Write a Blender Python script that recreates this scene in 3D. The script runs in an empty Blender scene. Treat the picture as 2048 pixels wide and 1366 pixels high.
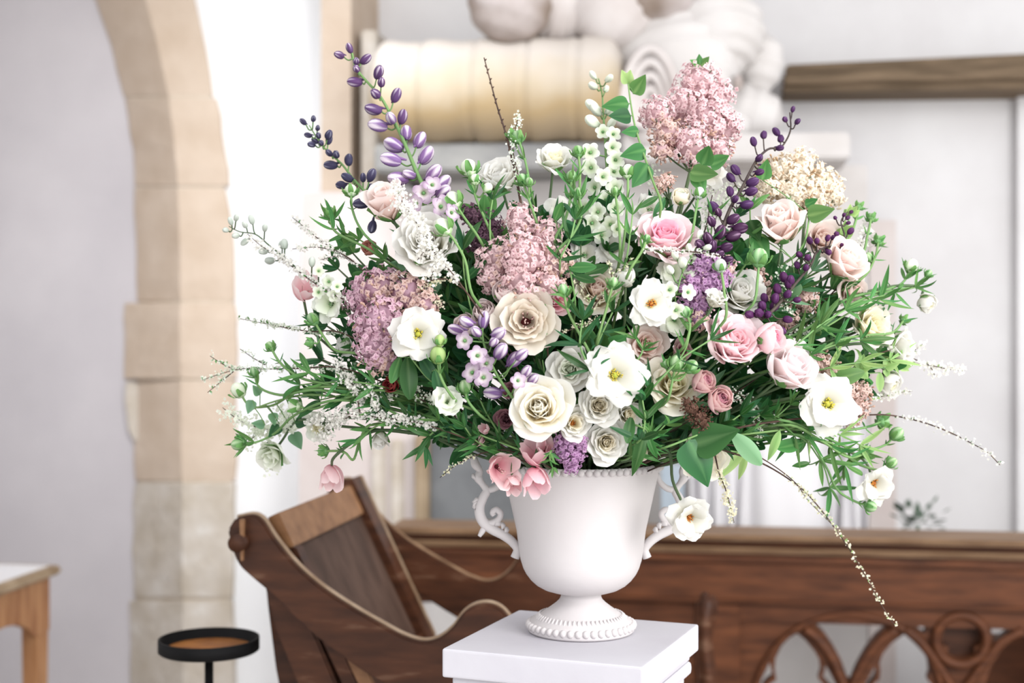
import bpy, bmesh, math, random
import numpy as np
from mathutils import Vector, Matrix

rnd = random.Random(7)
scene = bpy.context.scene
COL = scene.collection

# ------------------------------------------------------------------ camera, light, exposure
F = 50.0 / 36.0 * 2048          # focal length in pixels of the 2048 px frame
CZ, YH = 1.5, 650.0             # camera height, pixel row of the horizon
cam_d = bpy.data.cameras.new('camera')
cam_d.lens = 50.0
cam_d.sensor_width = 36.0
cam_d.shift_y = -(683 - YH) / 2048
cam_d.dof.use_dof = True
cam_d.dof.focus_distance = 2.03
cam_d.dof.aperture_fstop = 2.8
cam = bpy.data.objects.new('camera', cam_d)
COL.objects.link(cam)
cam.location = (0, 0, CZ)
cam.rotation_euler = (math.pi / 2, 0, 0)
scene.camera = cam

world = bpy.data.worlds.new('world')
scene.world = world
world.use_nodes = True
wn = world.node_tree.nodes
wn['Background'].inputs[0].default_value = (0.97, 0.98, 1.0, 1)
wn['Background'].inputs[1].default_value = 1.0


def area(name, loc, target, sx, sy, power, col):
    l = bpy.data.lights.new(name, 'AREA')
    l.shape = 'RECTANGLE'
    l.size, l.size_y = sx, sy
    l.energy = power
    l.color = col
    o = bpy.data.objects.new(name, l)
    COL.objects.link(o)
    o.location = loc
    o.rotation_euler = (Vector(target) - Vector(loc)).to_track_quat('-Z', 'Y').to_euler()
    return o


area('window_daylight_south', (2.3, -0.2, 2.5), (0.1, 2.2, 1.3), 2.0, 2.4, 85, (1, 0.985, 0.965))
wl_ = area('window_daylight_chancel', (-0.75, 3.1, 3.2), (-0.85, 5.0, 1.5), 0.7, 0.7, 5, (0.97, 0.985, 1))  # lamp added in mid-air to brighten the white strip of the left wall
wl_.data.spread = math.radians(75)
scene.view_settings.view_transform = 'Standard'
scene.view_settings.look = 'None'
scene.view_settings.gamma = 1.0
scene.view_settings.exposure = 0.92
scene.cycles.diffuse_bounces = 8
scene.cycles.transmission_bounces = 8


# ------------------------------------------------------------------ helpers
def lin(c):
    out = []
    for v in c[:3]:
        v = v / 255.0
        out.append(v / 12.92 if v <= 0.04045 else ((v + 0.055) / 1.055) ** 2.4)
    return (*out, 1.0)


def W(px, py, Y):
    """a point at distance Y in front of the camera wall, given where it shows in the frame"""
    return Vector(((px - 1024) / F * Y, Y, CZ - (py - YH) / F * Y))


KB = 0.155                      # the church runs at a slant to the camera


def PL(px, py, Y0, k=KB):
    Y = Y0 / (1 + k * (px - 1024) / F)
    return W(px, py, Y)


NB = Vector((KB, 1, 0)).normalized()
EB = Vector((1, -KB, 0)).normalized()


def nt(m):
    m.use_nodes = True
    t = m.node_tree
    t.nodes.clear()
    o = t.nodes.new('ShaderNodeOutputMaterial')
    return t, o


def mat(name, c1, c2=None, *a, **k):
    f = lambda c: tuple(v * .885 for v in c) if c else c
    if k.get('c3'):
        k['c3'] = f(k['c3'])
    return mat_(name, f(c1), f(c2), *a, **k)


def mat_(name, c1, c2=None, rough=0.6, scale=(6, 6, 6), detail=4, bump=0.0, spec=0.3, lo=0.35, hi=0.65, metal=0.0, bscale=None, c3=None):
    m = bpy.data.materials.new(name)
    t, o = nt(m)
    p = t.nodes.new('ShaderNodeBsdfPrincipled')
    p.inputs['Roughness'].default_value = rough
    p.inputs['Specular IOR Level'].default_value = spec
    p.inputs['Metallic'].default_value = metal
    t.links.new(p.outputs[0], o.inputs[0])
    if c2 is None:
        p.inputs['Base Color'].default_value = lin(c1)
    else:
        tc = t.nodes.new('ShaderNodeTexCoord')
        mp = t.nodes.new('ShaderNodeMapping')
        mp.inputs['Scale'].default_value = scale
        t.links.new(tc.outputs['Object'], mp.inputs[0])
        n = t.nodes.new('ShaderNodeTexNoise')
        n.inputs['Scale'].default_value = 1.0
        n.inputs['Detail'].default_value = detail
        t.links.new(mp.outputs[0], n.inputs['Vector'])
        r = t.nodes.new('ShaderNodeValToRGB')
        r.color_ramp.elements[0].position = lo
        r.color_ramp.elements[1].position = hi
        r.color_ramp.elements[0].color = lin(c1)
        r.color_ramp.elements[1].color = lin(c2)
        if c3:
            e = r.color_ramp.elements.new(min(1, hi + 0.12))
            e.color = lin(c3)
        t.links.new(n.outputs[0], r.inputs[0])
        t.links.new(r.outputs[0], p.inputs['Base Color'])
        if bump:
            b = t.nodes.new('ShaderNodeBump')
            b.inputs['Strength'].default_value = bump
            b.inputs['Distance'].default_value = 0.01
            src = n
            if bscale:
                src = t.nodes.new('ShaderNodeTexNoise')
                src.inputs['Scale'].default_value = bscale
                src.inputs['Detail'].default_value = 5
                t.links.new(tc.outputs['Object'], src.inputs['Vector'])
            t.links.new(src.outputs[0], b.inputs['Height'])
            t.links.new(b.outputs[0], p.inputs['Normal'])
    return m


def petal_mat(name, stops, trans=0.3, rough=0.55, vary=0.06, attr='tint', spec=0.15, veins=0.0):
    """thin plant tissue; colour runs along the petal (attribute tint: 0 base, 1 tip)"""
    m = bpy.data.materials.new(name)
    t, o = nt(m)
    at = t.nodes.new('ShaderNodeAttribute')
    at.attribute_name = attr
    r = t.nodes.new('ShaderNodeValToRGB')
    els = r.color_ramp.elements
    els[0].position, els[0].color = stops[0][0], lin(stops[0][1])
    els[1].position, els[1].color = stops[-1][0], lin(stops[-1][1])
    for p, c in stops[1:-1]:
        e = els.new(p)
        e.color = lin(c)
    t.links.new(at.outputs['Fac'], r.inputs[0])
    oi = t.nodes.new('ShaderNodeObjectInfo')
    mr = t.nodes.new('ShaderNodeMapRange')
    mr.inputs['To Min'].default_value = 1 - vary * 2
    mr.inputs['To Max'].default_value = 1 + vary * 0.4
    t.links.new(oi.outputs['Random'], mr.inputs['Value'])
    hs = t.nodes.new('ShaderNodeHueSaturation')
    t.links.new(mr.outputs[0], hs.inputs['Value'])
    mh = t.nodes.new('ShaderNodeMapRange')
    mh.inputs['To Min'].default_value = .5 - vary * .16
    mh.inputs['To Max'].default_value = .5 + vary * .1
    fr = t.nodes.new('ShaderNodeMath')
    fr.operation = 'FRACT'
    mu = t.nodes.new('ShaderNodeMath')
    mu.operation = 'MULTIPLY'
    mu.inputs[1].default_value = 17.3
    t.links.new(oi.outputs['Random'], mu.inputs[0])
    t.links.new(mu.outputs[0], fr.inputs[0])
    t.links.new(fr.outputs[0], mh.inputs['Value'])
    t.links.new(mh.outputs[0], hs.inputs['Hue'])
    t.links.new(r.outputs[0], hs.inputs['Color'])
    p = t.nodes.new('ShaderNodeBsdfPrincipled')
    p.inputs['Roughness'].default_value = rough
    p.inputs['Specular IOR Level'].default_value = spec
    t.links.new(hs.outputs[0], p.inputs['Base Color'])
    tr = t.nodes.new('ShaderNodeBsdfTranslucent')
    t.links.new(hs.outputs[0], tr.inputs[0])
    mx = t.nodes.new('ShaderNodeMixShader')
    mx.inputs[0].default_value = trans
    t.links.new(p.outputs[0], mx.inputs[1])
    t.links.new(tr.outputs[0], mx.inputs[2])
    t.links.new(mx.outputs[0], o.inputs[0])
    return m


def mesh(name, verts, faces, m=None, smooth=True, tint=None):
    me = bpy.data.meshes.new(name)
    v = verts.tolist() if isinstance(verts, np.ndarray) else [tuple(x) for x in verts]
    me.from_pydata(v, [], faces)
    if smooth:
        me.shade_smooth()
    if m is not None:
        me.materials.append(m)
    if tint is not None:
        a = me.attributes.new('tint', 'FLOAT', 'POINT')
        a.data.foreach_set('value', np.asarray(tint, dtype=np.float32))
    return me


def thing(name, label, cat, base, group=None):
    o = bpy.data.objects.new(name, None)
    o.empty_display_size = 0.02
    COL.objects.link(o)
    o.location = base
    o['label'] = label
    o['category'] = cat
    if group:
        o['group'] = group
    return o


def off(parent):
    """world position of a root (or of a part straight under it)"""
    p = Vector((0, 0, 0))
    while parent is not None:
        p = p + Vector(parent.location)
        parent = parent.parent
    return p


def part(name, me, parent, M=None, kind=None, label=None):
    """a mesh part; M places it in the world"""
    o = bpy.data.objects.new(name, me)
    COL.objects.link(o)
    if parent is not None:
        o.parent = parent
        if parent.type == 'EMPTY':
            T = Matrix.Translation(-off(parent))
            o.matrix_basis = T @ M if M is not None else T
        else:                   # sub-part: part matrices are M-relative to the root
            root = parent.parent
            o.matrix_parent_inverse = parent.matrix_basis.inverted() @ Matrix.Translation(-off(root))
            if M is not None:
                o.matrix_basis = M
    elif M is not None:
        o.matrix_basis = M
    if kind:
        o['kind'] = kind
    if label:
        o['label'] = label
    return o


def structure(name, me):
    o = bpy.data.objects.new(name, me)
    COL.objects.link(o)
    o['kind'] = 'structure'
    return o


def spart(name, me, parent):
    o = bpy.data.objects.new(name, me)
    COL.objects.link(o)
    o.parent = parent
    return o


def smoothpath(pts, n=6):
    """centripetal Catmull-Rom through points (rows may hold radius too)"""
    P = np.array([list(p) for p in pts], dtype=float)
    if len(P) < 3:
        return np.array([P[0] + (P[-1] - P[0]) * i / n for i in range(n + 1)])
    Q = np.vstack([2 * P[0] - P[1], P, 2 * P[-1] - P[-2]])
    out = []
    for i in range(1, len(Q) - 2):
        a, b, c, d = Q[i - 1], Q[i], Q[i + 1], Q[i + 2]
        k = [max(1e-6, np.linalg.norm(v)) ** .5 for v in (b - a, c - b, d - c)]
        t0, t1, t2, t3 = 0, k[0], k[0] + k[1], k[0] + k[1] + k[2]
        for q in range(n):
            t = t1 + (t2 - t1) * q / n
            A1 = (t1 - t) / (t1 - t0) * a + (t - t0) / (t1 - t0) * b
            A2 = (t2 - t) / (t2 - t1) * b + (t - t1) / (t2 - t1) * c
            A3 = (t3 - t) / (t3 - t2) * c + (t - t2) / (t3 - t2) * d
            B1 = (t2 - t) / (t2 - t0) * A1 + (t - t0) / (t2 - t0) * A2
            B2 = (t3 - t) / (t3 - t1) * A2 + (t - t1) / (t3 - t1) * A3
            out.append((t2 - t) / (t2 - t1) * B1 + (t - t1) / (t2 - t1) * B2)
    out.append(P[-1])
    return np.array(out)


def tube(path, rad, sides=6, caps=True, flat=1.0):
    """verts, faces of a tube along path (n,3); rad scalar or (n,)"""
    P = np.asarray(path, dtype=float)[:, :3]
    n = len(P)
    R = np.full(n, rad) if np.isscalar(rad) else np.asarray(rad, dtype=float)
    T = np.gradient(P, axis=0)
    T /= np.linalg.norm(T, axis=1)[:, None] + 1e-12
    up = np.array([0, 0, 1.0]) if abs(T[0][2]) < 0.9 else np.array([1.0, 0, 0])
    u = np.cross(T[0], up)
    u /= np.linalg.norm(u)
    V = []
    ang = np.linspace(0, 2 * np.pi, sides, endpoint=False)
    for i in range(n):
        u = u - T[i] * np.dot(u, T[i])
        u /= np.linalg.norm(u) + 1e-12
        w = np.cross(T[i], u)
        V.append(P[i] + R[i] * (np.cos(ang)[:, None] * u + flat * np.sin(ang)[:, None] * w))
    V = np.vstack(V)
    Fc = []
    for i in range(n - 1):
        for j in range(sides):
            a, b = i * sides + j, i * sides + (j + 1) % sides
            Fc.append((a, b, b + sides, a + sides))
    if caps:
        Fc.append(tuple(range(sides))[::-1])
        Fc.append(tuple(range((n - 1) * sides, n * sides)))
    return V, Fc


def lathe(prof, segs=48):
    V, Fc = [], []
    n = len(prof)
    for j in range(segs):
        a = 2 * math.pi * j / segs
        for r, z in prof:
            V.append((r * math.cos(a), r * math.sin(a), z))
    for j in range(segs):
        k = (j + 1) % segs
        for i in range(n - 1):
            Fc.append((j * n + i, k * n + i, k * n + i + 1, j * n + i + 1))
    return np.array(V), Fc


def ellipsoid(nu=10, nv=7):
    V, Fc = [(0, 0, -1)], []
    for i in range(1, nv):
        th = math.pi * i / nv
        for j in range(nu):
            a = 2 * math.pi * j / nu
            V.append((math.sin(th) * math.cos(a), math.sin(th) * math.sin(a), -math.cos(th)))
    V.append((0, 0, 1))
    for j in range(nu):
        Fc.append((0, 1 + (j + 1) % nu, 1 + j))
    for i in range(nv - 2):
        for j in range(nu):
            a, b = 1 + i * nu + j, 1 + i * nu + (j + 1) % nu
            Fc.append((a, b, b + nu, a + nu))
    e = len(V) - 1
    s = 1 + (nv - 2) * nu
    for j in range(nu):
        Fc.append((s + j, s + (j + 1) % nu, e))
    return np.array(V, dtype=float), Fc


def joinm(parts):
    """several (verts, faces[, tint]) into one"""
    V, Fc, T = [], [], []
    o = 0
    for p in parts:
        V.append(np.asarray(p[0], dtype=float))
        Fc += [tuple(i + o for i in f) for f in p[1]]
        if len(p) > 2:
            T.append(np.asarray(p[2], dtype=float))
        o += len(p[0])
    return np.vstack(V), Fc, (np.concatenate(T) if T else None)


def box(c, s):
    x, y, z = c
    a, b, d = s[0] / 2, s[1] / 2, s[2] / 2
    V = [(x + i * a, y + j * b, z + k * d) for i in (-1, 1) for j in (-1, 1) for k in (-1, 1)]
    Fc = [(0, 1, 3, 2), (4, 6, 7, 5), (0, 4, 5, 1), (2, 3, 7, 6), (0, 2, 6, 4), (1, 5, 7, 3)]
    return np.array(V), Fc


def bevel_mesh(me, w, seg=2, ang=0.6):
    bm = bmesh.new()
    bm.from_mesh(me)
    bmesh.ops.recalc_face_normals(bm, faces=bm.faces)
    es = [e for e in bm.edges if len(e.link_faces) == 2 and e.calc_face_angle(0) > ang]
    bmesh.ops.bevel(bm, geom=es, offset=w, segments=seg, affect='EDGES', profile=0.6, clamp_overlap=True)
    bm.to_mesh(me)
    bm.free()
    return me


def prism(pts, n, thick, m, name, bev=0.0, smooth=False):
    """outline (world points in one plane) given thickness along n"""
    pts = [Vector(p) for p in pts]
    k = len(pts)
    V = pts + [p + n * thick for p in pts]
    Fc = [tuple(range(k)), tuple(range(2 * k - 1, k - 1, -1))]
    for i in range(k):
        j = (i + 1) % k
        Fc.append((i, i + k, j + k, j))
    me = mesh(name, V, Fc, m, smooth=smooth)
    bm = bmesh.new()
    bm.from_mesh(me)
    bmesh.ops.recalc_face_normals(bm, faces=bm.faces)
    if bev:
        es = [e for e in bm.edges if len(e.link_faces) == 2 and e.calc_face_angle(0) > 0.7]
        bmesh.ops.bevel(bm, geom=es, offset=bev, segments=2, affect='EDGES', clamp_overlap=True)
    bmesh.ops.triangulate(bm, faces=[f for f in bm.faces if len(f.verts) > 4])
    bm.to_mesh(me)
    bm.free()
    return me


def fretwork(loops, origin, ex, ez, n, thick, m, name):
    """board with holes: loops of 2D points (first the outline), extruded along n"""
    bm = bmesh.new()
    edges = []
    for lp in loops:
        vs = [bm.verts.new(Vector(origin) + ex * x + ez * y) for x, y in lp]
        for i in range(len(vs)):
            edges.append(bm.edges.new((vs[i], vs[(i + 1) % len(vs)])))
    r = bmesh.ops.triangle_fill(bm, edges=edges, use_beauty=True, use_dissolve=False)
    fs = [f for f in r['geom'] if isinstance(f, bmesh.types.BMFace)]
    ext = bmesh.ops.extrude_face_region(bm, geom=fs)
    vs = [v for v in ext['geom'] if isinstance(v, bmesh.types.BMVert)]
    for v in vs:
        v.co += n * thick
    bmesh.ops.recalc_face_normals(bm, faces=bm.faces)
    me = bpy.data.meshes.new(name)
    bm.to_mesh(me)
    bm.free()
    me.materials.append(m)
    return me


def basis(axis, roll=0.0):
    """rotation taking local +Z to axis"""
    a = Vector(axis).normalized()
    return a.to_track_quat('Z', 'Y').to_matrix().to_4x4() @ Matrix.Rotation(roll, 4, 'Z')


def place(pos, axis, roll=0.0, s=1.0):
    sc = Matrix.Diagonal((s, s, s, 1)) if np.isscalar(s) else Matrix.Diagonal((*s, 1))
    return Matrix.Translation(pos) @ basis(axis, roll) @ sc


# ------------------------------------------------------------------ materials of the setting
M_plaster = mat('limewashed plaster', (230, 228, 229), (240, 239, 240), 0.9, (3, 3, 3), 5, 0.12, 0.1, bscale=14)
M_litpl = mat('bright fresh limewash', (246, 247, 249), (252, 252, 253), 0.9, (3, 3, 3), 5, 0.1, 0.1, bscale=14)  # whiter plaster, the window light on this wall put into its colour
M_niche = mat('grey limewash', (198, 193, 197), (212, 207, 210), 0.9, (1.6, 1.6, 1.6), 4, 0.12, 0.1, bscale=12)  # recess plaster, its shade put into a greyer colour
M_pinkpl = mat('warm stone plaster', (214, 202, 198), (228, 219, 216), 0.9, (4, 4, 4), 5, 0.15, 0.1, bscale=14)
M_stone = mat('honey limestone', (206, 186, 166), (220, 202, 184), 0.9, (7, 7, 7), 8, 0.35, 0.1, bscale=35, lo=0.3, hi=0.7, c3=(230, 218, 208))
M_stone2 = mat('grey weathered limestone', (196, 184, 168), (214, 205, 194), 0.92, (9, 9, 9), 9, 0.6, 0.1, bscale=30, lo=0.3, hi=0.62, c3=(228, 223, 216))
M_mortar = mat('pale lime mortar', (206, 190, 170), (222, 210, 194), .95, (12, 12, 12), 5, .2, .1)
M_floor = mat('pale stone floor', (190, 184, 178), (210, 205, 200), 0.8, (2, 2, 2), 5, 0.1, 0.2)
M_beam = mat('weathered oak beam', (100, 84, 66), (134, 114, 92), 0.75, (2, 30, 40), 6, 0.25, 0.2)
M_pew = mat('polished brown oak', (70, 38, 22), (112, 66, 40), 0.5, (4, 34, 46), 6, 0.12, 0.2, lo=0.3, hi=0.72)
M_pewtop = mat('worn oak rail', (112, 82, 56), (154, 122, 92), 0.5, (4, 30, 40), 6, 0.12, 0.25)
M_paleoak = mat('pale worn oak edge', (150, 122, 94), (184, 160, 134), 0.4, (20, 20, 20), 4, 0.05, 0.4)  # pale oak; on the chair arm it paints a gloss highlight
M_chair = mat('dark figured oak', (56, 31, 19), (86, 50, 31), 0.45, (7, 9, 40), 7, 0.1, 0.22, lo=0.32, hi=0.62, c3=(124, 92, 72))
M_chairlight = mat('lighter oak rail', (128, 86, 52), (156, 112, 74), 0.5, (8, 26, 30), 6, 0.1, 0.4)
M_chairback = mat('dull brown oak panel', (74, 55, 46), (96, 74, 63), 0.6, (20, 20, 4), 6, 0.1, 0.15)
M_pine = mat('waxed pine', (160, 106, 66), (196, 144, 98), 0.5, (26, 26, 4), 6, 0.08, 0.35)
M_pineedge = mat('worn table edge', (150, 126, 98), (186, 164, 136), 0.6, (10, 10, 10), 5, 0.15, 0.3)
M_paper = mat('white table covering', (236, 234, 236), (244, 243, 245), 0.8, (3, 3, 3), 3, 0.0, 0.1)
M_iron = mat('black iron', (13, 13, 14), (24, 23, 24), 0.6, (12, 12, 12), 4, 0.1, 0.12)
M_rust = mat('rusty amber wax stain', (150, 88, 34), (190, 122, 54), 0.6, (18, 18, 18), 5, 0.1, 0.3)
M_urn = mat('matt white painted metal', (214, 208, 208), (221, 216, 217), 0.6, (5, 5, 5), 4, 0.04, 0.25, bscale=60)
M_ped = mat('white painted wood', (205, 202, 210), (213, 211, 218), 0.6, (6, 6, 6), 4, 0.05, 0.3, bscale=50)
M_mouth = mat('dark wet floral foam', (26, 34, 22), (44, 48, 30), 0.95, (40, 40, 40), 4, 0.4, 0.1)
M_monu = mat('pale monument marble', (216, 211, 208), (228, 224, 222), 0.7, (5, 5, 5), 5, 0.1, 0.2)
M_slab = mat('grey slate tablet', (104, 106, 108), (126, 128, 130), 0.7, (8, 8, 8), 6, 0.1, 0.2)
M_ledge = mat('grey stone ledge', (138, 138, 138), (164, 163, 160), 0.75, (6, 6, 10), 5, 0.1, 0.2)
M_gilt = mat('dull brown moulding', (150, 130, 104), (176, 156, 130), 0.6, (10, 10, 10), 4, 0.1, 0.3)
M_effigy = mat('carved pinkish marble', (206, 196, 192), (232, 226, 224), 0.7, (5, 5, 5), 6, 0.15, 0.2, lo=0.25, hi=0.6)
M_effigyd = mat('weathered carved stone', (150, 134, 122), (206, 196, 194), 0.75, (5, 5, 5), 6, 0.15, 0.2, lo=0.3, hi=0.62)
M_cloth = mat('white cloth', (240, 238, 241), (248, 246, 248), 0.85, (4, 4, 4), 3, 0.0, 0.1)
M_bluegrey = mat('blue grey painted panel', (176, 190, 202), (196, 206, 216), 0.8, (5, 5, 5), 3, 0.0, 0.1)
M_dkplant = mat('dark leaf', (66, 92, 72), (96, 120, 98), 0.7, (20, 20, 20), 3, 0.0, 0.2)


def stain_mat():
    """bolster stone: ochre staining with a ragged upper limit, marble above"""
    m = bpy.data.materials.new('stained bolster marble')
    t, o = nt(m)
    p = t.nodes.new('ShaderNodeBsdfPrincipled')
    p.inputs['Roughness'].default_value = 0.75
    tc = t.nodes.new('ShaderNodeTexCoord')
    sp = t.nodes.new('ShaderNodeSeparateXYZ')
    t.links.new(tc.outputs['Generated'], sp.inputs[0])
    n = t.nodes.new('ShaderNodeTexNoise')
    n.inputs['Scale'].default_value = 6
    n.inputs['Detail'].default_value = 6
    t.links.new(tc.outputs['Object'], n.inputs['Vector'])
    ad = t.nodes.new('ShaderNodeMath')
    ad.operation = 'MULTIPLY_ADD'
    ad.inputs[1].default_value = 0.45
    t.links.new(n.outputs[0], ad.inputs[0])
    t.links.new(sp.outputs['Z'], ad.inputs[2])
    r = t.nodes.new('ShaderNodeValToRGB')
    e = r.color_ramp.elements
    e[0].position, e[0].color = 0.2, lin((158, 142, 118))
    e[1].position, e[1].color = 1.0, lin((192, 184, 176))
    for ps, c in ((0.5, (164, 142, 106)), (0.72, (178, 164, 142))):
        x = e.new(ps)
        x.color = lin(c)
    t.links.new(ad.outputs[0], r.inputs[0])
    t.links.new(r.outputs[0], p.inputs['Base Color'])
    t.links.new(p.outputs[0], o.inputs[0])
    return m


M_bolster = stain_mat()

# ------------------------------------------------------------------ the setting
structure('floor', mesh('floor', [(-6, -2, 0), (6, -2, 0), (6, 8, 0), (-6, 8, 0), (-6, -2, -.1), (6, -2, -.1), (6, 8, -.1), (-6, 8, -.1)],
          [(0, 1, 2, 3), (4, 7, 6, 5), (0, 4, 5, 1), (1, 5, 6, 2), (2, 6, 7, 3), (3, 7, 4, 0)], M_floor, False))


def wallpoly(pts, Y0, thick, m, name):
    return prism([PL(x, y, Y0) for x, y in pts], NB, thick, m, name)


structure('ceiling', mesh('ceiling', *box((0, 5.6, 3.75), (12, 5.0, .1)), M_plaster, False))
structure('wall_nave', mesh('wall_nave', *box((-2.75, 2.4, 1.9), (.1, 6.4, 3.8)), M_plaster, False))
structure('wall_back', wallpoly([(600, -1400), (3400, -1400), (3400, 1640), (600, 1640)], 5.3, 0.2, M_plaster, 'wall_back'))
# stone arch in the left wall, with a plastered recess inside it
YW = 5.0
CT = {-900: (-420, -300, -190), -600: (-170, -50, 50), -300: (62, 175, 275), -150: (135, 242, 338), 0: (192, 292, 388), 100: (225, 318, 410), 200: (248, 338, 427), 300: (262, 350, 441), 400: (268, 356, 455),
      500: (272, 360, 468), 700: (272, 360, 470), 1000: (270, 364, 468), 1200: (268, 365, 465), 1640: (256, 365, 462)}
cty = sorted(CT)


def cedge(y, i):
    return float(np.interp(y, cty, [CT[k][i] for k in cty]))


wl_edge = [(cedge(y, 2) - 6, y) for y in range(-900, 1641, 60)]
wl = structure('wall_left', wallpoly([(700, 1640), (700, -1400), (-420, -1400)] + wl_edge, YW + 0.02, 0.3, M_litpl, 'wall_left'))
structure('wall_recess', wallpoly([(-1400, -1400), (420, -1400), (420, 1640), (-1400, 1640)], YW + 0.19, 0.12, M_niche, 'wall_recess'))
arch = bpy.data.objects.new('trim_arch', None)
COL.objects.link(arch)
arch['kind'] = 'structure'


def stone(y0, y1, dx0=0.0, dx2=0.0, m=M_stone, push=0.0, rough=0.0):
    rows = 6
    V = []
    r = random.Random(int(y0 * 7 + 3))
    for i in range(rows):
        y = y0 + (y1 - y0) * i / (rows - 1)
        j = lambda s=1.0: r.uniform(-1, 1) * rough * s
        ins = 1.5 if i in (0, rows - 1) else 0
        a = PL(cedge(y, 0) + dx0 + ins + j(), y, YW + 0.18)
        b = PL(cedge(y, 1) + ins * .5 + j(.4), y, YW - push + ins * .003)
        c = PL(cedge(y, 2) + dx2 - ins + j(), y, YW - push + ins * .003)
        d = c + NB * 0.25
        e = a + NB * 0.07
        V += [a, b, c, d, e]
    Fc = []
    for i in range(rows - 1):
        for k in range(5):
            l = (k + 1) % 5
            Fc.append((i * 5 + k, i * 5 + l, i * 5 + 5 + l, i * 5 + 5 + k))
    Fc += [(4, 3, 2, 1, 0), tuple(range(rows * 5 - 5, rows * 5))]
    me = mesh('stone', V, Fc, m, smooth=False)
    bevel_mesh(me, 0.004, 2)
    spart('stone', me, arch)


for y0, y1, d0, d2, m, pu, ro in [(-900, -620, 0, 0, M_stone, 0, 1), (-616, -330, 0, 0, M_stone, 0, 1), (-326, -64, 0, 0, M_stone, .003, 1), (-60, 192, 0, 0, M_stone, 0, 1), (196, 372, 3, 6, M_stone, .004, 2),
                                  (376, 602, 0, 0, M_stone, 0, 1.5), (606, 758, -24, 2, M_stone, .005, 2), (762, 962, -2, 2, M_stone, 0, 2), (966, 1196, -4, 0, M_stone2, .006, 4),
                                  (1202, 1420, -8, 2, M_stone2, .012, 5), (1424, 1640, -8, 2, M_stone2, .012, 5)]:
    stone(y0, y1, d0, d2, m, pu, ro)
rows_ = [PL(cedge(y, i) + dx, y, YW + dd) for y in range(-900, 1641, 40) for i, dx, dd in ((0, 5, .182), (1, 2, .006), (2, -4, .006))]
n_ = len(rows_) // 3
spart('mortar', mesh('mortar', rows_, [(i * 3 + k, i * 3 + k + 1, i * 3 + k + 4, i * 3 + k + 3) for i in range(n_ - 1) for k in (0, 1)], M_mortar, False), arch)
chip = prism([PL(x, y, YW + 0.165) for x, y in [(252, 764), (276, 764), (276, 884), (268, 880), (257, 860), (250, 800)]], NB, .03, M_stone2, 'stone')
spart('stone', chip, arch)

# pier and monument on the back wall
structure('trim_pier', wallpoly([(642, -1400), (702, -1400), (702, 392), (642, 392)], 4.9, 0.42, M_stone, 'trim_pier'))
structure('wall_pier', wallpoly([(604, 384), (838, 384), (838, 1640), (590, 1640)], 4.82, 0.5, M_pinkpl, 'wall_pier'))
beam = bpy.data.objects.new('trim_beam', None)
COL.objects.link(beam)
beam['kind'] = 'structure'
for (ya, yb, yc, yd, Y0) in [(129, 148, 106, 128, 5.08), (147, 168, 127, 152, 5.04), (167, 184, 151, 176, 5.07)]:
    Lx = lambda y: 1572 - (y - 129) * .12
    spart('beam_board', prism([PL(Lx(ya), ya, Y0), PL(2500, yc - 20, Y0), PL(2500, yd - 4, Y0), PL(Lx(yb), yb, Y0)], NB, 0.24, M_beam, 'beam_board', .006), beam)
structure('trim_pilaster', wallpoly([(1738, 440), (1792, 440), (1792, 1640), (1738, 1640)], 5.22, 0.1, M_pinkpl, 'trim_pilaster'))
structure('trim_corner', wallpoly([(2036, 190), (2500, 190), (2500, 1640), (2036, 1640)], 5.24, 0.08, M_plaster, 'trim_corner'))

mon = thing('tomb_monument', 'pale stone wall tomb with a dark grey tablet behind the flowers', 'monument', PL(1200, 1640, 4.8))
def onplane(name, pts, Y0, th, m, bev=.004, parent=mon):
    return part(name, prism([PL(x, y, Y0) for x, y in pts], NB, th, m, name, bev), parent)


onplane('tomb_chest', [(842, 330), (1735, 330), (1735, 1560), (842, 1560)], 4.86, .36, M_monu)
onplane('plinth', [(836, 1560), (1745, 1560), (1745, 1640), (836, 1640)], 4.8, .42, M_monu)
onplane('ledge', [(748, 288), (1240, 284), (1240, 338), (748, 344)], 4.5, .6, M_ledge, .008)
onplane('ledge', [(1242, 268), (1700, 264), (1700, 318), (1242, 322)], 4.55, .6, M_monu, .008)
onplane('dark_upright', [(722, 60), (752, 60), (752, 400), (722, 400)], 4.93, .2, M_stone2, .006)
onplane('moulding', [(828, 870), (856, 870), (856, 1130), (828, 1130)], 4.76, .1, M_gilt, .008)
onplane('moulding', [(1242, 870), (1268, 870), (1268, 1130), (1242, 1130)], 4.76, .1, M_gilt, .008)
onplane('tablet', [(856, 860), (1242, 860), (1242, 1130), (856, 1130)], 4.8, .06, M_slab, .003)
for a, b in ((742, 770), (780, 806)):
    onplane('fluting', [(a, 880), (b, 880), (b, 1130), (a, 1130)], 4.8, .06, M_stone2, .008)

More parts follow.
